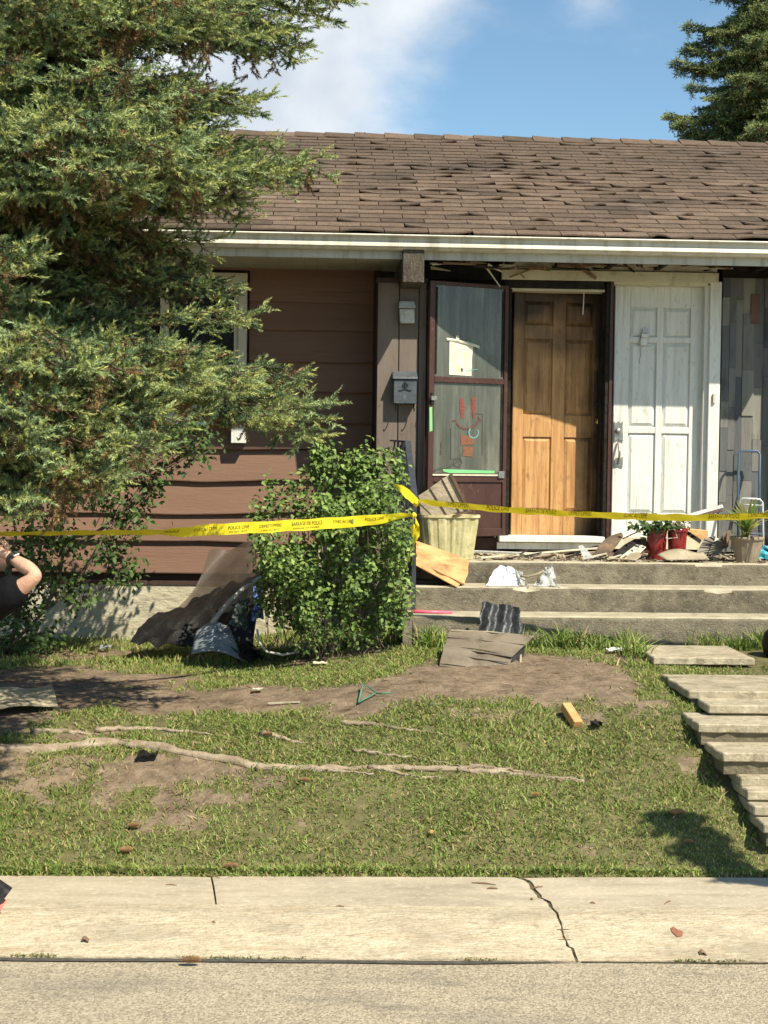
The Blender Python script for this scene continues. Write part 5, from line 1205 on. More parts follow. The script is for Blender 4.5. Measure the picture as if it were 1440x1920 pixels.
def crumple(name, mt, pts, Y, dy, label, cat, n=12, amp=.02, seed=1, t=.0015, sub=None, parent=None, zmin=None):
    """crumpled sheet spanning four photo corners (tl, tr, bl, br)"""
    f = bilin(*[A(p[0], p[1], Y + dd) for p, dd in zip(pts, dy)])
    def g(u, v):
        k = Vector(((vnoise(u * 6, v * 6, 1, seed) - .5) * amp, (vnoise(u * 5, v * 5, 1, seed + 1) - .5) * amp * 2 + (vnoise(u * 13, v * 11, 1, seed + 3) - .5) * amp, (vnoise(u * 6, v * 6, 1, seed + 2) - .5) * amp * 1.3))
        p = f(u, v) + k
        if zmin is not None: p.z = max(p.z, zmin)
        return p
    return MB().sheet(g, n, n, t).build(name, mt, parent, label=label, cat=cat)
m_paperw = mat('white_plastic', (.52, .56, .62), (.68, .71, .75), 18, .45, .5, dirt=((.25, .33, .42), .25, 14, (1, 1, 3)))
m_clear = mat('clear_plastic', (.45, .47, .46), (.7, .72, .7), 16, .18, .6, spec=.8, clear=(.2, .75))
crumple('paper_sheet', m_paperw, [(935, 1061), (965, 1066), (909, 1099), (977, 1099)], 11.0, (.17, .14, -.06, -.06), 'crumpled bluish-white paper on the second step', 'paper', 14, .022, 3, zmin=ZS2 + .003)
crumple('plastic_bag', m_clear, [(1029, 1058), (1034, 1064), (997, 1098), (1050, 1100)], 11.0, (.15, .15, -.05, -.06), 'clear crumpled plastic bag on the second step right of the paper', 'bag', 14, .035, 8, zmin=ZS2 + .003)
crumple('plastic_bag', m_clear, [(966, 1068), (978, 1072), (976, 1096), (990, 1100)], 10.98, (.1, .1, -.04, -.05), 'small torn clear plastic between the paper and the clear bag', 'bag', 8, .03, 12, zmin=ZS2 + .003)
MB().tube([A(975, 1080, 10.97), A(990, 1081, 10.97), A(1008, 1076, 10.98), A(1020, 1070, 11.0)], [.010, .009, .007, .006], 6).build('twisted_strip', m_old, None, True, label='pale twisted strip lying between the paper and the clear bag', cat='strip')
m_pink = mat('pink_plastic', (.75, .10, .17), (.85, .16, .24), 20, .35)
MB().tube([A(771, 1146, 10.72), A(800, 1147, 10.71), A(848, 1149, 10.70)], .011, 8).build('pink_stick', m_pink, None, True, label='bright pink plastic stick on the lowest step beside the shrub', cat='stick')

# metal vent box and crumpled siding at the foot of the steps
m_vent = mat('sooty_tin', (.035, .037, .04), (.10, .105, .11), 14, .4, .6, metal=.6, dirt=((.5, .5, .47), .22, 10, (2, 1, .4)))
m_bsid = mat('scorched_vinyl', (.13, .105, .078), (.21, .175, .13), 8, .75, .7, 40, stretch=(.4, 1, 1), dirt=[((.04, .033, .026), .35, 7, (1, 1, 1))])
f = bilin(A(904, 1129, 10.45), A(972, 1137, 10.45), A(898, 1186, 10.30), A(981, 1190, 10.28))
MB().sheet(lambda u, v: f(u, v) + Vector((.006 * math.sin(v * 11), .022 * math.sin(u * 17 + v * 2), .006 * math.sin(u * 12) * (1 - v))), 26, 6, .004).build('tin_sheet', m_vent, None, label='dark corrugated tin sheet propped against the lowest step', cat='sheet')
vs = empty('vinyl_siding', A(910, 1230, 10.0), 'folded piece of scorched brown siding lying crumpled on the soil', 'siding')
def seg3(P, v):  # stepped profile
    return P
rowsL = [(842, 1185, 10.15), (834, 1212, 10.02), (824, 1248, 9.86)]; rowsR = [(1001, 1194, 10.15), (960, 1232, 9.95), (946, 1262, 9.80)]
for k in range(2):
    f = bilin(A(*rowsL[k]), A(*rowsR[k]), A(*rowsL[k + 1]), A(*rowsR[k + 1]))
    MB().sheet(lambda u, v: f(u, v) + Vector((0, -.012 * v * (1 if k else 1) + .02 * max(0, .15 - abs(u - .5)) * 3, .016 * math.sin(u * 3 + k) - .05 * max(0, .12 - abs(u - .52)) * (1 - v) * 3)), 18, 6, .005).build('siding_strip', m_bsid, vs)
    MB().tube([f(u, 1) + Vector((0, -.014, .004)) for u in np.linspace(0, 1, 9)], .008, 5).build('siding_rib', m_bsid, vs)
    MB().tube([f(u, .45) + Vector((0, -.008, .012)) for u in np.linspace(0, 1, 9)], .006, 5).build('siding_rib', m_bsid, vs)
MB().tube([A(846, 1182, 10.2), A(920, 1185, 10.18), A(1001, 1194, 10.15)], .007, 5).build('siding_rib', m_old, vs)
f = bilin(A(962, 1228, 9.98), A(984, 1212, 10.12), A(957, 1250, 9.9), A(980, 1238, 10.1)); MB().sheet(lambda u, v: f(u, v), 4, 4, .005).build('siding_strip', m_vent, vs)
MB().bar(A(977, 1228, 10.0), A(976, 1248, 9.9), .012, .008).build('siding_rib', m_old, vs)

# debris on the stoop floor
def plank(name, p0, p1, w_, t, m, label, cat='board', upv=(0, 0, 1), w2=None, group=None):
    return MB().bar(A(*p0), A(*p1), w_, t, upv, w2).build(name, m, None, bevel=.002, label=label, cat=cat, group=group)
YQ = 11.3
plank('trim_strip', (900, 1046, 11.26), (1130, 1027, 11.75), .035, .012, m_cream, 'long pale trim strip lying on the stoop below the wooden door', 'trim strip')
plank('trim_strip', (872, 1033, 11.95), (1000, 1038, 11.6), .05, .014, m_white, 'white painted trim strip on the stoop behind the beige bin', 'trim strip')
plank('stick', (1060, 1040, 11.6), (1120, 1024, 12.0), .02, .012, m_char, 'charred thin stick on the stoop under the door sill', 'stick')
m_burn = mat('burnt_board', (.06, .045, .035), (.16, .115, .08), 9, .85, 1.0, 30, stretch=(.5, 1, 1), dirt=[((.34, .18, .08), .22, 8, (1, 1, 1))])
cb = [(1112, 1043), (1124, 1025), (1136, 1012), (1150, 1005), (1166, 1000), (1169, 1006), (1158, 1022), (1147, 1036), (1128, 1047)]
MB().prism([A(x, y, 11.42 + (1045 - y) * .004) for x, y in cb], (0, 1, .6), .02).build('burnt_board', m_burn, None, bevel=.003, label='jagged burnt board with an orange corner standing on the stoop between the doors', cat='board')
m_rod = mat('rod_metal', (.30, .29, .27), (.45, .43, .4), 20, .4, metal=.8)
MB().tube([A(1168, 1010, 11.5), A(1215, 988, 11.7)], .006, 6).build('metal_rod', m_darkw, None, label='thin dark rod leaning behind the left red pot', cat='rod')
plank('metal_track', (1288, 968, 11.6), (1355, 949, 11.75), .03, .012, m_rod, 'grey metal door track leaning between the red pots and the clay pot', 'metal track', (0, -1, .3))
plank('metal_track', (1318, 966, 11.62), (1353, 956, 11.72), .026, .012, m_maroon, 'short maroon metal channel beside the grey track', 'metal track', (0, -1, .3))
m_shin = mat('grey_shard', (.12, .105, .085), (.24, .21, .17), 10, .85, .8, 30, rnd=.2)
def shard(pts, Y, slope, m, label, th=.012):
    MB().prism([A(x, y, Y + (1050 - y) * slope) for x, y in pts], (0, 1, .8), th).build('shard', m, None, bevel=.002, label=label, cat='shard')
shard([(1148, 1044), (1162, 1030), (1178, 1024), (1200, 1022), (1212, 1026), (1198, 1040), (1172, 1048)], 11.35, .006, m_cream, 'pale torn shard on the stoop left of the red pots')
shard([(1150, 1040), (1172, 1022), (1190, 1012), (1204, 1012), (1180, 1030), (1162, 1044)], 11.32, .006, m_char, 'black shard lying across the pale one left of the red pots')
shard([(1174, 1049), (1180, 1040), (1200, 1036), (1202, 1044), (1192, 1051)], 11.26, .006, m_old, 'small tan shard at the stoop edge left of the red pots')
shard([(1186, 1030), (1206, 1008), (1212, 1010), (1216, 1032), (1200, 1040)], 11.45, .004, m_burn, 'dark scorched shard touching the left red pot')
shard([(1095, 1048), (1084, 1024), (1092, 1022), (1114, 1046)], 11.28, .006, m_clear, 'bent sheet of clear plastic standing at the stoop edge below the wooden door', .003)
shard([(1306, 1038), (1322, 1010), (1342, 1006), (1336, 1030), (1322, 1046)], 11.4, .005, m_shin, 'grey slab shard leaning right of the red pots')
shard([(1328, 1040), (1338, 1018), (1352, 1012), (1356, 1030), (1346, 1046)], 11.36, .005, m_bsid, 'brown slab shard between the grey shard and the clay pot')
shard([(1352, 1008), (1368, 994), (1374, 1004), (1366, 1026), (1352, 1032)], 11.5, .004, m_burn, 'black burnt shard leaning behind the clay pot')
shard([(1284, 1000), (1292, 998), (1316, 1014), (1312, 1020)], 11.6, .004, m_char, 'thin charred lath behind the right red pot')
shard([(1288, 1006), (1290, 992), (1328, 996), (1326, 1012), (1305, 1014)], 12.2, .0, m_pale, 'splintered orange wood lying against the foot of the white door')
f = bilin(A(1232, 1040, 11.32), A(1318, 1036, 11.36), A(1250, 1050, 11.24), A(1330, 1049, 11.25))
MB().sheet(lambda u, v: f(u, v) + Vector((0, 0, .035 * math.sin(math.pi * min(1, u * 1.2)) * (1 - v))), 14, 5, .006).build('curled_sheet', m_old, None, True, label='curled tan vinyl sheet on the stoop in front of the red pots', cat='sheet')
random.seed(91)
mb = MB()
for k in range(420):
    px = random.uniform(890, 1440); Y = random.uniform(11.23, 12.2); g = Vector((A(px, 1040, Y).x, Y, ZP + .003)); s_ = random.uniform(.006, .03)
    an = random.uniform(0, 3.14); d = Vector((math.cos(an), math.sin(an), random.uniform(0, .3))) * s_; w_ = Vector((-d.y, d.x, .2 * s_)) * random.uniform(.2, .7)
    mb.hexa([g - d - w_, g + d - w_, g + d + w_, g - d + w_] + [q + Vector((0, 0, .006)) for q in (g - d - w_, g + d - w_, g + d + w_, g - d + w_)])
mb.build('rubble', m_burn, None, label='burnt crumbs and splinters strewn over the stoop', cat='rubble', kind='stuff')
mb = MB()
for k in range(150):
    px = random.uniform(890, 1440); Y = random.uniform(11.23, 12.0); g = Vector((A(px, 1040, Y).x, Y, ZP + .005)); s_ = random.uniform(.004, .018)
    an = random.uniform(0, 3.14); d = Vector((math.cos(an), math.sin(an), random.uniform(0, .4))) * s_; w_ = Vector((-d.y, d.x, .2 * s_)) * random.uniform(.2, .7)
    mb.hexa([g - d - w_, g + d - w_, g + d + w_, g - d + w_] + [q + Vector((0, 0, .006)) for q in (g - d - w_, g + d - w_, g + d + w_, g - d + w_)])
mb.build('rubble', m_old, None, label='pale chips and torn bits strewn over the stoop', cat='rubble', kind='stuff')

random.seed(141); JB = {}
for k in range(26):
    px = random.uniform(905, 1360); Y = random.uniform(11.24, 11.9); x = A(px, 1040, Y).x; L = random.uniform(.05, .20); an = random.uniform(-.7, .7); zz = ZP + .012 + random.uniform(0, .02)
    a_ = Vector((x, Y, zz)); b_ = a_ + Vector((L * math.cos(an), L * math.sin(an) * .6, random.uniform(-.002, .05)))
    m_ = random.choice([m_burn, m_char, m_old, m_splint, m_cream]); JB.setdefault(m_.name, (m_, MB()))[1].bar(a_, b_, random.uniform(.008, .03), random.uniform(.004, .010), (0, -.3, 1), w2=random.uniform(.002, .02))
for nm, (m_, q_) in JB.items(): q_.build('debris', m_, None, label={'burnt_board': 'scorched brown', 'charred': 'black charred', 'weathered_board': 'weathered grey', 'splintered_wood': 'torn reddish-brown', 'cream_trim': 'cream painted'}[nm] + ' wood splinters scattered over the stoop', cat='debris', kind='stuff')
# flower pots
m_redpot = mat('red_glaze', (.17, .012, .014), (.23, .02, .02), 6, .18, .1, spec=.6)
m_pot = mat('brown_pot', (.23, .185, .135), (.31, .255, .19), 8, .75, .4, dirt=((.13, .10, .07), .3, 12, (1, 1, .4)))
m_dry = mat('dry_soil', (.12, .08, .05), (.25, .18, .12), 30, .95, 1)
POTS = []
def pot(px, pyb, pyt, Y, wt, wbm, m, label, rib=0):
    c = A(px, pyb, Y); z0 = ZP + .002; h = A(px, pyt, Y).z - z0; e = empty('flower_pot', (c.x, Y, z0), label, 'flower pot')
    s_ = Y / FPX; rt_, rb = wt * s_ / 2, wbm * s_ / 2
    MB().lathe([(rb * .96, 0), (rb, .008), (rb + (rt_ - rb) * .5, h * .5), (rt_ * .97, h * .86)], (c.x, Y, z0), 48 if rib else 28, rib=rib, nr=24 if rib else 0).build('pot_body', m, e, not rib)
    MB().lathe([(rt_ * .96, h * .85), (rt_ * 1.04, h * .87), (rt_ * 1.04, h), (rt_ * .93, h), (rt_ * .9, h * .9)], (c.x, Y, z0), 28).build('pot_rim', m, e, True)
    MB().lathe([(.001, h * .91), (rt_ * .9, h * .90)], (c.x, Y, z0), 24).build('pot_soil', m_dry, e)
    POTS.append(e); return c.x, z0 + h, rt_
random.seed(44)
ax, az_, ar = pot(1231, 1036, 990, 11.54, 40, 32, m_redpot, 'glossy dark red pot on the left, filled with a dark green leafy plant')
bx_, bz, br_ = pot(1269, 1036, 990, 11.54, 38, 31, m_redpot, 'glossy dark red pot on the right of the pair, with withered pinkish flowers')
cx_, cz_, cr_ = pot(1400, 1056, 1006, 11.38, 62, 42, m_pot, 'ribbed brown clay pot near the stoop edge holding a spiky yellowing plant', rib=.012)
MB().tube([A(1249, 1010, 11.42), A(1252, 994, 11.44), A(1265, 992, 11.44), A(1270, 1008, 11.42), A(1249, 1010, 11.42)], .003, 5).build('wire_hanger', m_cream, None, label='small pale wire hook hanging over the rims of the red pots', cat='hook')
MB().pbox(1257, 1012, 1261, 1031, 11.505, 11.515).build('red_tag', m_pink, None, label='thin bright red tag stuck on the front of the red pots', cat='tag')
def tuft(name, label, cx, cy, cz, n, L, lean, cols, seed, w=.012, parent=None):
    r = np.random.default_rng(seed); V, F, C = [], [], []
    for k in range(n):
        a = r.uniform(0, 6.28); l = L * r.uniform(.6, 1.1); le = lean * r.uniform(.3, 1.2); o = len(V); col = np.array(cols[r.integers(len(cols))]) * r.uniform(.8, 1.15); sd = np.array([-math.sin(a), math.cos(a), 0])
        for i in range(6):
            t = i / 5; p = np.array([cx + math.cos(a) * le * l * t ** 1.6, cy + math.sin(a) * le * l * t ** 1.6, cz + l * (t - .55 * le * t * t)]); ww = w * math.sin(math.pi * min(1, .15 + .85 * t)) * .5 + .0006
            V += [p - sd * ww, p + sd * ww]; C += [col * (.85 + .4 * t)] * 2
        for i in range(5): F.append((o + 2 * i, o + 2 * i + 1, o + 2 * i + 3, o + 2 * i + 2))
    e = npmesh(name, V, F, m_attr, np.array(C)); o_ = link(e, name, parent); o_.location = -wloc(parent); return o_
tuft('spider_plant', 'spiky plant with yellow-green straps in the brown clay pot', cx_, 11.38, cz_ - .02, 64, .36, .80, [(.12, .22, .05), (.30, .36, .10), (.42, .42, .14), (.20, .30, .07), (.5, .42, .2)], 2, .024, POTS[2])
tuft('dead_straps', 'brown dead straps drooping over the left side of the clay pot', cx_ - .05, 11.30, cz_ - .01, 12, .20, 1.5, [(.22, .17, .06), (.14, .18, .05)], 7, .016, POTS[2])
tuft('dry_stalks', 'withered stalks standing in the right red pot', bx_, 11.6, bz - .02, 22, .09, 1.2, [(.25, .18, .10), (.35, .22, .16), (.12, .12, .05)], 9, .006, POTS[1])
def leafball(name, label, c, rad, n, size, cA, cB, seed, parent):
    r = np.random.default_rng(seed); P = np.array(c) + r.normal(size=(n, 3)) * np.array(rad); N = r.normal(size=(n, 3)) * .6 + np.array([0, -.4, .8]); N /= np.linalg.norm(N, axis=1)[:, None]; t = r.uniform(0, 1, (n, 1)); C = np.array(cA) * (1 - t) + np.array(cB) * t
    V, F, CC = leaves(P, N, size, C, r, .6); o_ = link(npmesh(name, V, F, m_attr, CC), name, parent); o_.location = -wloc(parent); o_['kind'] = 'stuff'; return o_
leafball('leafy_plant', 'dark green leafy plant spilling over the left red pot', (ax - .01, 11.5, az_ + .01), (.10, .05, .032), 190, .055, (.03, .07, .02), (.10, .17, .05), 4, POTS[0])
leafball('flowers', 'small pinkish withered flowers on the right red pot', (bx_ + .02, 11.58, bz + .03), (.045, .03, .022), 70, .026, (.45, .28, .24), (.25, .2, .1), 5, POTS[1])

# folding hand cart against the mosaic wall
m_blue = mat('cart_blue', (.045, .075, .12), (.07, .11, .17), 10, .4); m_alu = mat('cart_aluminium', (.6, .6, .6), (.72, .72, .71), 20, .35, metal=.7)
hc = empty('hand_cart', A(1408, 1040, 12.15), 'folding hand cart with a blue handle frame leaning against the shingled wall', 'hand cart')
def tubeP(pts, r_, name, m): MB().tube([A(*p) for p in pts], r_, 8).build(name, m, hc, True)
tubeP([(1384, 1010, 12.05), (1384, 900, 12.18), (1386, 852, 12.24), (1390, 846, 12.25), (1420, 846, 12.25), (1425, 852, 12.24), (1424, 900, 12.18), (1424, 1010, 12.05)], .011, 'handle_frame', m_blue)
tubeP([(1388, 950, 12.05), (1388, 938, 12.05), (1392, 934, 12.05), (1424, 936, 12.05), (1430, 942, 12.05), (1431, 1000, 12.0), (1431, 1035, 12.0)], .009, 'lower_frame', m_alu)
tubeP([(1386, 946, 12.04), (1430, 948, 12.04)], .008, 'crossbar', m_alu)
tubeP([(1392, 1000, 12.0), (1430, 1002, 12.0)], .008, 'crossbar', m_blue)
MB().pbox(1384, 1028, 1436, 1033, 11.85, 12.08).build('base_plate', m_black, hc)
for px in (1382, 1438):
    c = A(px, 1020, 12.08); k = MB(Matrix.Translation(c) @ Matrix.Rotation(math.pi / 2, 4, 'Y')); k.lathe([(.02, -.016), (.06, -.014), (.065, 0), (.06, .014), (.02, .016)], (0, 0, 0), 20); k.build('wheel', m_black, hc, True)
m_teal = mat('teal_plastic', (.05, .33, .42), (.10, .45, .55), 14, .4, .5)
crumple('plastic_bag', m_teal, [(1422, 1030), (1470, 1020), (1428, 1046), (1480, 1048)], 11.5, (.1, .1, -.05, -.05), 'teal plastic bag at the right end of the stoop beside the clay pot', 'bag', 10, .04, 21, zmin=ZP + .003)
random.seed(3)

# ================================================================== BY THE LEFT WALL
m_mesh = mat('window_screen', (.055, .042, .034), (.09, .07, .055), 5, .5, .2, 200, stretch=(1, 1, .3), clear=(.22, .42))
m_tarp = mat('black_tarp', (.007, .007, .007), (.016, .015, .014), 6, .42, .6, 30, spec=.22)
f = bilin(A(392, 1036, 12.25), A(486, 1014, 12.35), A(286, 1178, 11.75), A(420, 1190, 11.6))
def scr(u, v):
    p = f(u, v); return p + Vector((.07 * math.sin(math.pi * v) * (1 - u), .07 * math.sin(u * 5 + v * 2.5), .02 * math.sin(u * 9 + 1) - .05 * math.sin(math.pi * v) * (1 - u)))
MB().grid(scr, 24, 24).build('window_screen', m_mesh, None, True, label='bent translucent window screen leaning on the foundation left of the shrub', cat='window screen')
f3 = bilin(A(420, 1040, 12.05), A(500, 1012, 12.1), A(330, 1150, 11.7), A(480, 1120, 11.6))
MB().grid(lambda u, v: f3(u, v) + Vector((0, .05 * math.sin(u * 4 + 1), .03 * math.sin(v * 5))), 16, 16).build('window_screen', m_mesh, None, True, label='second darker screen layer folded behind the shrub above the tarp', cat='window screen')
f = bilin(A(300, 1160, 11.75), A(500, 1060, 11.85), A(246, 1206, 11.25), A(470, 1216, 11.05))
def trp(u, v):
    n1 = float(vnoise(u * 4, v * 3, 1, 3)) - .5; n2 = float(vnoise(u * 11, v * 8, 1, 5)) - .5; n3 = float(vnoise(u * 25 + v * 9, v * 5, 1, 7)) - .5
    p = f(u, v) + Vector((.05 * n1 + .02 * n2, .12 * n1 + .05 * n2 + .02 * n3, .07 * n2 + .03 * n3 + .05 * math.sin(math.pi * v))); p.z = max(p.z, .60); return p
MB().sheet(trp, 40, 26, .003).build('black_tarp', m_tarp, None, False, label='black plastic tarp crumpled on the ground under the window screens', cat='tarp')
m_shov = mat('snow_shovel_blade', (.16, .185, .20), (.24, .27, .29), 10, .35, .3, spec=.6, dirt=((.02, .025, .03), .4, 5, (1, 1, 1)))
m_grip = mat('shovel_handle', (.36, .35, .32), (.46, .45, .41), 10, .5)
sh_ = empty('snow_shovel', A(405, 1215, 10.75), 'grey ribbed snow shovel lying face up with its handle running into the shrub', 'shovel')
f = bilin(A(368, 1184, 10.98), A(430, 1176, 10.96), A(358, 1228, 10.72), A(456, 1240, 10.60))
MB().sheet(lambda u, v: f(u, v + .25 * math.sin(math.pi * u) * (1 - v) * -.5) + Vector((0, -.035 * math.sin(math.pi * u) * (.5 + .5 * v), .045 * math.sin(math.pi * u) * (.6 + .4 * v) + .007 * math.sin(v * 52 + .6 * math.cos(math.pi * u)) * (v > .1))), 14, 64, .005).build('blade', m_shov, sh_, True)
MB().tube([A(397, 1170, 10.98), A(408, 1155, 11.0), A(430, 1128, 11.05), A(455, 1105, 11.1), A(520, 1060, 11.2)], [.020, .017, .015, .015, .015], 8).build('handle', m_grip, sh_, True)
crumple('plastic_scrap', m_tarp, [(430, 1205), (470, 1200), (440, 1236), (500, 1238)], 10.7, (.1, .1, -.1, -.1), 'glossy black plastic scrap at the shovel blade tip', 'plastic scrap', 10, .06, 31)
m_cloth = mat('blue_cloth', (.05, .09, .32), (.12, .18, .45), 30, .9, .5, dirt=((.6, .62, .7), .3, 30, (1, 1, 1)))
crumple('blue_cloth', m_cloth, [(478, 1098), (494, 1100), (474, 1162), (492, 1158)], 10.75, (.05, .05, -.05, -.05), 'blue and white patterned cloth hanging at the left edge of the shrub', 'cloth', 8, .03, 33)
m_gpl = mat('greenish_plastic', (.05, .07, .065), (.10, .13, .12), 10, .3, .4, clear=(.1, .5))
crumple('plastic_scrap', m_gpl, [(440, 1130), (468, 1120), (430, 1170), (462, 1180)], 10.9, (.05, .05, -.05, -.05), 'translucent greenish plastic scrap beside the shovel handle', 'plastic scrap', 8, .04, 35)
plank('wood_strip', (548, 1000, 10.75), (538, 1085, 10.7), .045, .012, m_pale, 'pale vertical wood strip standing inside the shrub', 'wood strip', (0, -1, 0))
MB().tube([A(482, 1180, 10.4), A(486, 1205, 10.38), A(500, 1222, 10.36), A(530, 1228, 10.36), A(560, 1222, 10.4)], .008, 6).build('hose_loop', m_grip, None, True, label='pale bent hose loop on the ground at the foot of the shrub', cat='hose')
random.seed(61)
mb = MB()
for k in range(60):
    g = G(random.gauss(440, 60), random.gauss(1238, 7)); L = random.uniform(.06, .25); a = random.gauss(.1, .5)
    mb.tube([g + Vector((0, 0, .02)), g + Vector((L * math.cos(a) * .5, L * math.sin(a) * .4, .035)), g + Vector((L * math.cos(a), L * math.sin(a) * .8, random.uniform(.0, .05)))], [.005, .004, .002], 4)
mb.build('dead_twigs', m_darkw, None, label='heap of dead brown twigs on the ground before the shovel', cat='twigs', kind='stuff')

# ================================================================== ON THE LAWN
def wire(name, pts, r_, m, label, cat):
    return MB().tube([G(*p) + Vector((0, 0, h)) for p, h in pts], r_, 6).build(name, m, None, True, label=label, cat=cat)
m_gw = mat('green_wire', (.06, .16, .11), (.09, .22, .15), 10, .5)
hg = empty('wire_hanger', G(690, 1312), 'green wire clothes hanger lying on the bare soil', 'hanger')
MB().tube([G(672, 1324) + Vector((0, 0, .02)), G(680, 1294) + Vector((0, 0, .04)), G(706, 1306) + Vector((0, 0, .02)), G(672, 1324) + Vector((0, 0, .02))], .0055, 6).build('frame', m_gw, hg, True)
MB().tube([G(704, 1306) + Vector((0, 0, .02)), G(718, 1307) + Vector((0, 0, .02)), G(733, 1305) + Vector((0, 0, .02))], .005, 6).build('hook', m_gw, hg, True)
MB().bar(G(503, 1323) + Vector((0, 0, .012)), G(561, 1321) + Vector((0, 0, .012)), .016, .008).build('white_stick', m_cream, None, label='thin cream stick on the bare soil left of the green hanger', cat='stick')
def litter_(px, py, s_, m, label, cat='litter', seed=1, flat=.5, name='litter'):
    g = G(px, py); r = random.Random(seed); mb = MB(); k = s_ / 300.0
    mb.sheet(lambda u, v: g + Vector(((u - .5) * k * 2, (v - .5) * k * 2.2, .015 + k * flat * abs(vnoise(u * 4, v * 4, 1, seed)))), 8, 6, .003)
    return mb.build(name, m, None, label=label, cat=cat)
litter_(1158, 1227, 20, m_white, 'white torn styrofoam strip on the soil right of the folded siding', seed=2, name='foam_scrap')
litter_(1311, 1240, 10, m_white, 'small white foam lump beside the topmost path slab', seed=3, flat=1.2, name='foam_scrap')
litter_(1197, 1216, 13, mat('pale_blue_film', (.4, .5, .58), (.55, .62, .66), 20, .4), 'pale blue plastic film in the grass at the top path slab corner', seed=4, name='plastic_film')
litter_(483, 1299, 9, m_cream, 'small cream scrap on the bare soil above the white stick', seed=5, name='paper_scrap')
litter_(277, 1424, 16, m_tarp, 'dark blue-black scrap lying against the long root', seed=6, name='plastic_scrap')
litter_(1118, 1369, 9, m_char, 'small black lump in the grass right of the wood block', seed=7, flat=1.5, name='char_lump')
litter_(600, 1248, 14, m_cream, 'pale scrap in the grass in front of the leafy shrub', seed=8, flat=.2, name='paper_scrap')
litter_(198, 1222, 12, m_shov, 'grey scrap at the foot of the foundation near the dark shrub', seed=9, flat=1, name='plastic_scrap')
wbk = MB(); g = G(1070, 1356); d = (G(1083, 1368) - G(1060, 1341)).normalized(); wbk.bar(G(1060, 1342) + Vector((0, 0, .055)), G(1083, 1368) + Vector((0, 0, .02)), .055, .05)
wbk.build('wood_block', m_pale, None, bevel=.003, label='broken orange wood block lying in the grass below the soil patch', cat='wood block')
cb_ = empty('cardboard_sheet', G(50, 1335), 'bent dirty cardboard sheet on shaded soil at the left edge', 'cardboard')
m_card = mat('dirty_card', (.36, .30, .19), (.50, .43, .29), 10, .9, .6, dirt=((.20, .17, .10), .4, 12, (1, 1, 1)))
f = bilin(G(-60, 1322) + Vector((0, 0, .03)), G(96, 1308) + Vector((0, 0, .10)), G(-60, 1352) + Vector((0, 0, .02)), G(108, 1334) + Vector((0, 0, .06)))
MB().sheet(lambda u, v: f(u, v) + Vector((0, 0, .02 * math.sin(u * 5) + .012 * math.sin(v * 4 + u * 6))), 14, 5, .010).build('sheet', m_card, cb_)
# black bag at the right edge near the slabs
g = G(1452, 1232)
MB().lathe([(.05, 0), (.10, .03), (.115, .10), (.10, .17), (.05, .22), (.01, .24)], (g.x + .03, g.y, g.z - .01), 18).build('black_bag', m_tarp, None, True, label='black bundle standing in the grass at the right edge beside the slabs', cat='bag')

# spruce cones
m_cone = mat('cone_scales', (.36, .19, .075), (.52, .32, .15), 40, .8, .5)
def cone(P, ang, L, label, tilt=0):
    T_ = Matrix.Translation(P) @ Matrix.Rotation(ang, 4, 'Z') @ Matrix.Rotation(tilt, 4, 'Y'); e = empty('spruce_cone', P, label, 'cone', 'spruce cones lying about')
    mb = MB(T_); R_ = L * .19
    mb.lathe([(R_ * .2, -L / 2), (R_ * .7, -L * .4), (R_ * .85, 0), (R_ * .6, L * .35), (R_ * .1, L / 2)], (0, 0, 0), 8); mb.T = None
    core = MB(T_ @ Matrix.Rotation(math.pi / 2, 4, 'Y')); core.lathe([(R_ * .2, -L / 2), (R_ * .7, -L * .4), (R_ * .85, 0), (R_ * .6, L * .35), (R_ * .1, L / 2)], (0, 0, 0), 8); core.build('core', m_darkw, e)
    sc_ = MB(T_ @ Matrix.Rotation(math.pi / 2, 4, 'Y'))
    for i in range(14):
        t = (i + .5) / 14; z = -L / 2 + L * t; rr = R_ * (math.sin(math.pi * (.12 + .8 * t)) ** .6)
        for j in range(8):
            a = 2 * math.pi * (j + .5 * (i % 2)) / 8; ca, sa = math.cos(a), math.sin(a); w = rr * .42
            c0 = Vector((ca * rr * .6, sa * rr * .6, z - L * .02)); c1 = Vector((ca * rr * 1.15, sa * rr * 1.15, z + L * .045)); s2 = Vector((-sa, ca, 0)) * w
            sc_.f.append([sc_.P(c0 - s2 * .6), sc_.P(c0 + s2 * .6), sc_.P(c1 + s2 * .8), sc_.P(c1 * 1.02 + Vector((0, 0, .002))), sc_.P(c1 - s2 * .8)])
    sc_.build('scales', m_cone, e)
p = Zp(358, 1804, .006); cone(p + Vector((0, 0, .012)), .03, .075, 'spruce cone lying on the road against the curb')
for (px, py, a, L, lb) in ((432, 1634, .1, .07, 'spruce cone at the lawn edge above the left sidewalk joint'), (236, 1606, .3, .065, 'spruce cone in the grass near the sidewalk, leftmost of the lawn cones'), (1266, 1535, .05, .06, 'spruce cone in the grass just above the shadow at right'), (808, 1578, 1.2, .045, 'short spruce cone standing tilted in the middle of the grass'), (1290, 1590, -.2, .04, 'small pale cone inside the shadow on the lawn'), (570, 1473, .1, .055, 'spruce cone below the middle of the long root'), (250, 1560, .1, .06, 'spruce cone in thin grass above the leftmost lawn cone'), (502, 1388, .1, .05, 'spruce cone beside the short root stub'), (1003, 1502, .2, .045, 'faint spruce cone in the grass right of the root tip')):
    g = G(px, py); cone(g + Vector((0, 0, .030)), a, L, lb)
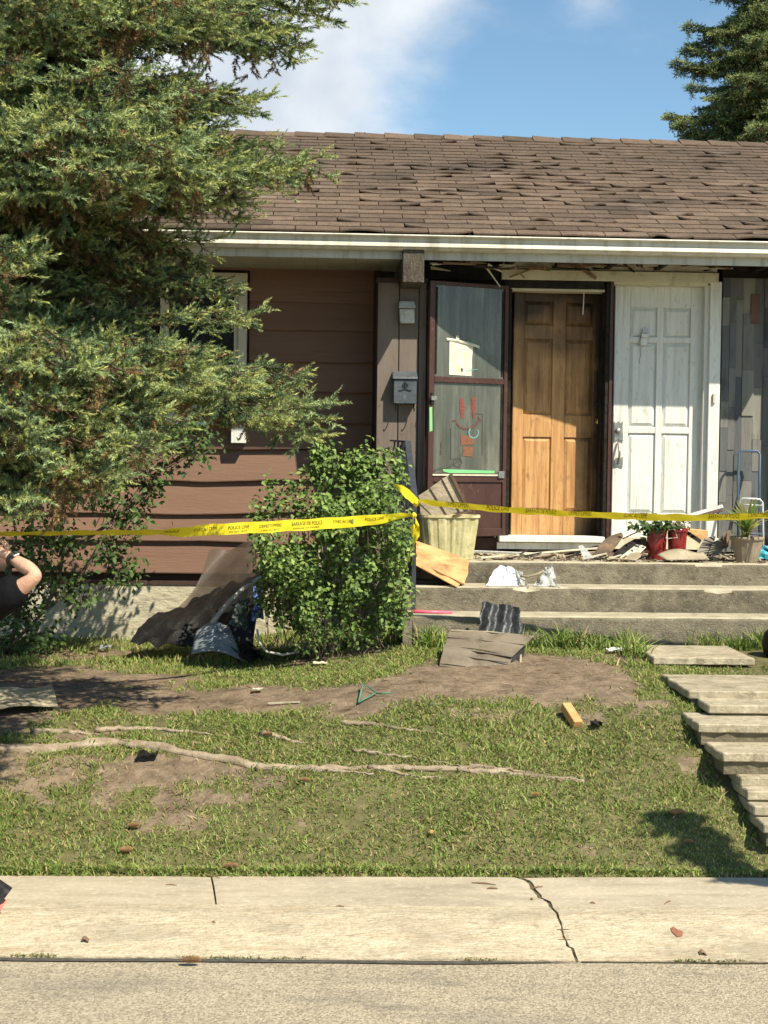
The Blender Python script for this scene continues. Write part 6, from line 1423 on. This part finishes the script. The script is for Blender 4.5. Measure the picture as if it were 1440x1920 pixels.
# twigs and chips on the concrete
m_twig = mat('twig', (.16, .095, .06), (.26, .16, .10), 30, .9)
def zt_(px, py):
    """point of the sidewalk profile seen at this photo position"""
    best = None
    for k in range(401):
        t = k / 400; z = float(np.interp(t, [q[0] for q in PROF], [q[1] for q in PROF])) + (vnoise(0, 0, 3, 4) - .5) * 0
        P = Zp(px, py, z); yy = yl(EL0, EL1, P.x) * (1 - t) + yl(CL0, CL1, P.x) * t; er = abs(P.y - yy)
        if best is None or er < best[0]: best = (er, Vector((P.x, P.y, z + .003)))
    return best[1]
for (a, b, r_, lb) in (((884, 1656), (930, 1660), .004, 'brown twig on the sidewalk left of the crack, the upper one'), ((913, 1667), (933, 1667), .006, 'short bark chip below the twig left of the crack'), ((372, 1640), (412, 1647), .003, 'thin twig lying across the left sidewalk joint'), ((310, 1660), (332, 1661), .003, 'tiny twig on the sidewalk left of the joint'), ((1000, 1666), (1018, 1663), .004, 'curled leaf bit on the sidewalk crack'), ((1106, 1694), (1116, 1695), .005, 'dark chip on the sidewalk right of the crack'), ((1246, 1696), (1258, 1690), .003, 'small twig on the sidewalk near the right side'), ((630, 1700), (645, 1701), .003, 'tiny twig on the sidewalk between joint and crack'), ((996, 1686), (998, 1689), .006, 'dark crumb beside the crack'), ((398, 1730), (403, 1731), .006, 'dark crumb on the curb below the left joint')):
    P0, P1 = zt_(*a), zt_(*b); mm_ = (P0 + P1) / 2 + Vector((0, .004, .003)); MB().tube([P0, mm_, P1], [r_ * .6, r_, r_ * .5], 5).build('twig', m_twig, None, label=lb, cat='twig')
for (px, py, lb) in ((160, 1765, 'brown leaf crumb on the curb at the left'), (1318, 1795, 'brown dry leaf in the curb joint at the right')):
    P0 = zt_(px, min(py, 1790)) + Vector((0, 0, .003)); MB().sheet(lambda u, v: P0 + Vector(((u - .5) * .03, (v - .5) * .025, .008 * math.sin(u * 4) + .006 * v)), 4, 4, .001).build('dry_leaf', m_twig, None, label=lb, cat='leaf')
# rusty spall on the curb
m_spall = mat('rust_spall', (.22, .09, .05), (.34, .16, .09), 30, .95, 1)
MB().prism([zt_(x, y) + Vector((0, 0, -.002)) for x, y in ((1257, 1742), (1262, 1739), (1270, 1744), (1281, 1748), (1279, 1756), (1270, 1758), (1261, 1750))], (0, 0, 1), .003).build('rust_stain', m_spall, sw)

# ================================================================== PERSON AT THE LEFT EDGE
m_skin = mat('skin', (.52, .30, .20), (.64, .41, .29), 26, .55, .5, 120, spec=.3, dirt=[((.55, .24, .17), .4, 9, (1, 1, 1)), ((.30, .17, .11), .12, 90, (1, 1, 1))])
m_shirt = mat('black_shirt', (.005, .005, .006), (.009, .009, .011), 20, .95, 3, 9, stretch=(1, 1, .4), spec=.1)
m_pants = mat('charcoal_trousers', (.03, .033, .036), (.05, .053, .056), 20, .85, .4)
m_shoe = mat('shoe_black', (.012, .012, .013), (.03, .03, .032), 30, .6, .6)
m_sole = mat('shoe_sole', (.62, .17, .12), (.72, .23, .17), 10, .6)
m_hair = mat('hair', (.04, .025, .015), (.08, .05, .03), 60, .6)
def skin(name, verts, edges, radii, m, parent, root_=0, sub=2, label=None):
    me = bpy.data.meshes.new(name); me.from_pydata([tuple(v) for v in verts], edges, []); o = bpy.data.objects.new(name, me); COL.objects.link(o)
    o.modifiers.new('s', 'SKIN'); sv_ = me.skin_vertices[0].data
    for k, r_ in enumerate(radii): sv_[k].radius = (r_, r_) if not hasattr(r_, '__len__') else r_
    sv_[root_].use_root = True
    ss = o.modifiers.new('b', 'SUBSURF'); ss.levels = sub; ss.render_levels = sub
    dg = bpy.context.evaluated_depsgraph_get(); m2 = bpy.data.meshes.new_from_object(o.evaluated_get(dg)); bpy.data.objects.remove(o); m2.name = name
    m2.materials.clear(); m2.materials.append(m); m2.polygons.foreach_set('use_smooth', [True] * len(m2.polygons))
    ob = link(m2, name, parent); ob.location = -wloc(parent); return ob
YPn = 6.95
def B(px, py, Y=YPn): return A(px, py, Y)
pe = empty('person', (B(-90, 1700).x, YPn, .1), 'person in black shirt and charcoal trousers at the left edge, one elbow raised', 'person')
hx = B(-116, 0).x
pel = Vector((hx + .02, YPn, 1.02)); che = Vector((hx + .00, YPn, 1.33)); nek = Vector((hx - .05, YPn, 1.55)); hed = Vector((hx - .13, YPn, 1.67)); top_ = Vector((hx - .14, YPn, 1.78))
eln = B(72, 1078, 6.80); wri = B(22, 1046, 6.92); knu = B(-12, 1028, 6.95)
sho = Vector((B(-14, 1118).x, 6.86, 1.43)); 
sh2 = Vector((hx - .02, YPn + .19, 1.48)); el2 = Vector((hx - .03, YPn + .25, 1.2)); wr2 = Vector((hx - .22, YPn + .20, 1.05))
hpL = Vector((hx + .02, YPn - .09, .95)); knL = Vector((hx + .06, YPn - .09, .54)); anL = B(-14, 1652, 6.93); anL = Vector((B(-16, 1650, 6.9).x, 6.92, .235))
hpR = Vector((hx + .02, YPn + .09, .95)); knR = Vector((hx - .14, YPn + .09, .56)); anR = Vector((hx - .16, YPn + .09, .17))
fing = []; fe = []; fr2 = []
V_ = [pel, che, nek, hed, top_, sho, eln, wri, knu, sh2, el2, wr2, hpL, knL, anL, hpR, knR, anR, (sho + eln) / 2 + Vector((0, 0, -.01)), eln.lerp(wri, .35)]
E_ = [(0, 1), (1, 2), (2, 3), (3, 4), (1, 5), (5, 18), (18, 6), (6, 19), (19, 7), (7, 8), (1, 9), (9, 10), (10, 11), (0, 12), (12, 13), (13, 14), (0, 15), (15, 16), (16, 17)]
R_ = [(.15, .11), (.15, .11), .055, .085, .07, .06, .035, .024, (.030, .02), .06, .042, .028, .085, .055, .038, .085, .055, .038, .045, .038]
skin('body', V_, E_, R_, m_skin, pe)
hd_ = (knu - wri).normalized(); sd_ = Vector((0, -1, 0)).cross(hd_).normalized()
for k, (o_, L_) in enumerate(((-.026, .062), (-.009, .075), (.009, .07), (.026, .055))):
    b0 = knu + sd_ * o_; q1 = b0 + hd_ * L_ * .5 + Vector((0, -.006, 0)); q2 = b0 + hd_ * L_ * .85 + Vector((0, .012, -.012)); q3 = b0 + hd_ * L_ * .95 + Vector((0, .03, -.02))
    skin('finger', [wri.lerp(knu, .7) + sd_ * o_ * .7, b0, q1, q2, q3], [(0, 1), (1, 2), (2, 3), (3, 4)], [.010, .010, .009, .008, .007], m_skin, pe)
tb_ = wri.lerp(knu, .3) - sd_ * .02; skin('thumb', [tb_, tb_ - sd_ * .02 + hd_ * .02, tb_ - sd_ * .028 + hd_ * .05, tb_ - sd_ * .02 + hd_ * .075], [(0, 1), (1, 2), (2, 3)], [.013, .012, .011, .008], m_skin, pe)
sle = sho.lerp(eln, .72)
skin('shirt', [pel + Vector((0, 0, .02)), pel.lerp(che, .5), che, nek - Vector((0, 0, .07)), sho, sle, sh2, sh2.lerp(el2, .7), Vector((B(-22, 1180).x, YPn - .05, 1.22))], [(0, 1), (1, 2), (2, 3), (2, 4), (4, 5), (2, 6), (6, 7), (1, 8)], [(.17, .13), (.165, .125), (.175, .135), .085, .088, .082, .085, .065, .085], m_shirt, pe, 2)
skin('trousers', [pel, hpL, knL, knL.lerp(anL, .5), anL + Vector((0, 0, .05)), hpR, knR, anR + Vector((0, 0, .04))], [(0, 1), (1, 2), (2, 3), (3, 4), (0, 5), (5, 6), (6, 7)], [(.16, .13), .10, .075, .062, .052, .10, .075, .055], m_pants, pe)
skin('hair', [hed + Vector((.03, 0, .03)), top_ + Vector((.01, 0, -.01)), hed + Vector((.05, 0, -.03))], [(0, 1), (0, 2)], [.092, .078, .05], m_hair, pe)
skin('nose', [hed + Vector((-.07, 0, .005)), hed + Vector((-.10, 0, -.005))], [(0, 1)], [.014, .010], m_skin, pe)
# watch
ax_ = (wri - eln).normalized(); wp = wri.lerp(eln, .10)
ring = MB().tube([wp - ax_ * .012, wp + ax_ * .012], .037, 14, False); ring.build('watch_strap', m_black, pe, True)
pn = Vector((.15, -.55, .8)).normalized(); MB().bar(wp + pn * .030 - ax_ * .016, wp + pn * .030 + ax_ * .016, .034, .012, pn).build('watch_case', m_steel, pe, bevel=.003)
# shoe of the trailing foot: heel up, toe on the concrete
def shoe(toe, heel, ankle):
    d = (heel - toe).normalized(); s = Vector((0, 1, 0)); n_ = d.cross(s); n_ = -n_ if n_.dot(ankle - toe) < 0 else n_
    L = (heel - toe).length
    prof = [(0, .035, .03), (.12, .05, .05), (.35, .052, .062), (.6, .042, .085), (.8, .038, .105), (.93, .036, .115), (1.0, .026, .10)]
    mb = MB(); rings = []
    for (t, w, h) in prof:
        c0 = toe + d * L * t + n_ * .022; ring = []
        for k in range(12):
            a = math.pi * 2 * k / 12; x = math.cos(a) * w; y = max(0, math.sin(a)) * h + min(0, math.sin(a)) * .002; ring.append(mb.P(c0 + s * x + n_ * y))
        rings.append(ring)
    for i in range(len(rings) - 1):
        for k in range(12): mb.f.append([rings[i][k], rings[i][(k + 1) % 12], rings[i + 1][(k + 1) % 12], rings[i + 1][k]])
    mb.f.append(rings[0][::-1]); mb.f.append(rings[-1]); o = mb.build('shoe', m_shoe, pe, True)
    mb = MB(); pts = [(0, .036), (.12, .053), (.35, .055), (.6, .045), (.9, .040), (1.0, .028)]
    P_ = [toe + d * L * t + s * w for t, w in pts] + [toe + d * L * t - s * w for t, w in pts[::-1]]
    mb.prism(P_, n_, .024); mb.build('sole', m_black if False else m_shoe, o)
    for t in (.02, .16, .30): MB().bar(toe + d * L * t - s * .05 - n_ * .006, toe + d * L * t + s * .05 - n_ * .006, .022, .020, n_).build('sole_lug', m_sole, o)
    MB().bar(toe + d * L * .62 - s * .046 + n_ * .07, toe + d * L * .62 - s * .040 + n_ * .10, .025, .006, d).build('shoe_patch', m_white, o)
toe = Zp(2, 1712, .112); heel = A(22, 1660, toe.y + .01)
dd_ = (heel - toe).normalized(); toe = heel - dd_ * .0 + (toe - heel); toe2 = A(-8, 1706, toe.y); shoe(Vector((toe2.x, toe.y, .125)), A(21, 1668, toe.y), A(-6, 1640, toe.y))
shoe(Vector((anR.x - .17, anR.y, .104)), Vector((anR.x + .08, anR.y, .104)), anR)
# toe lugs seen from the side
for px in (2, 10): pass
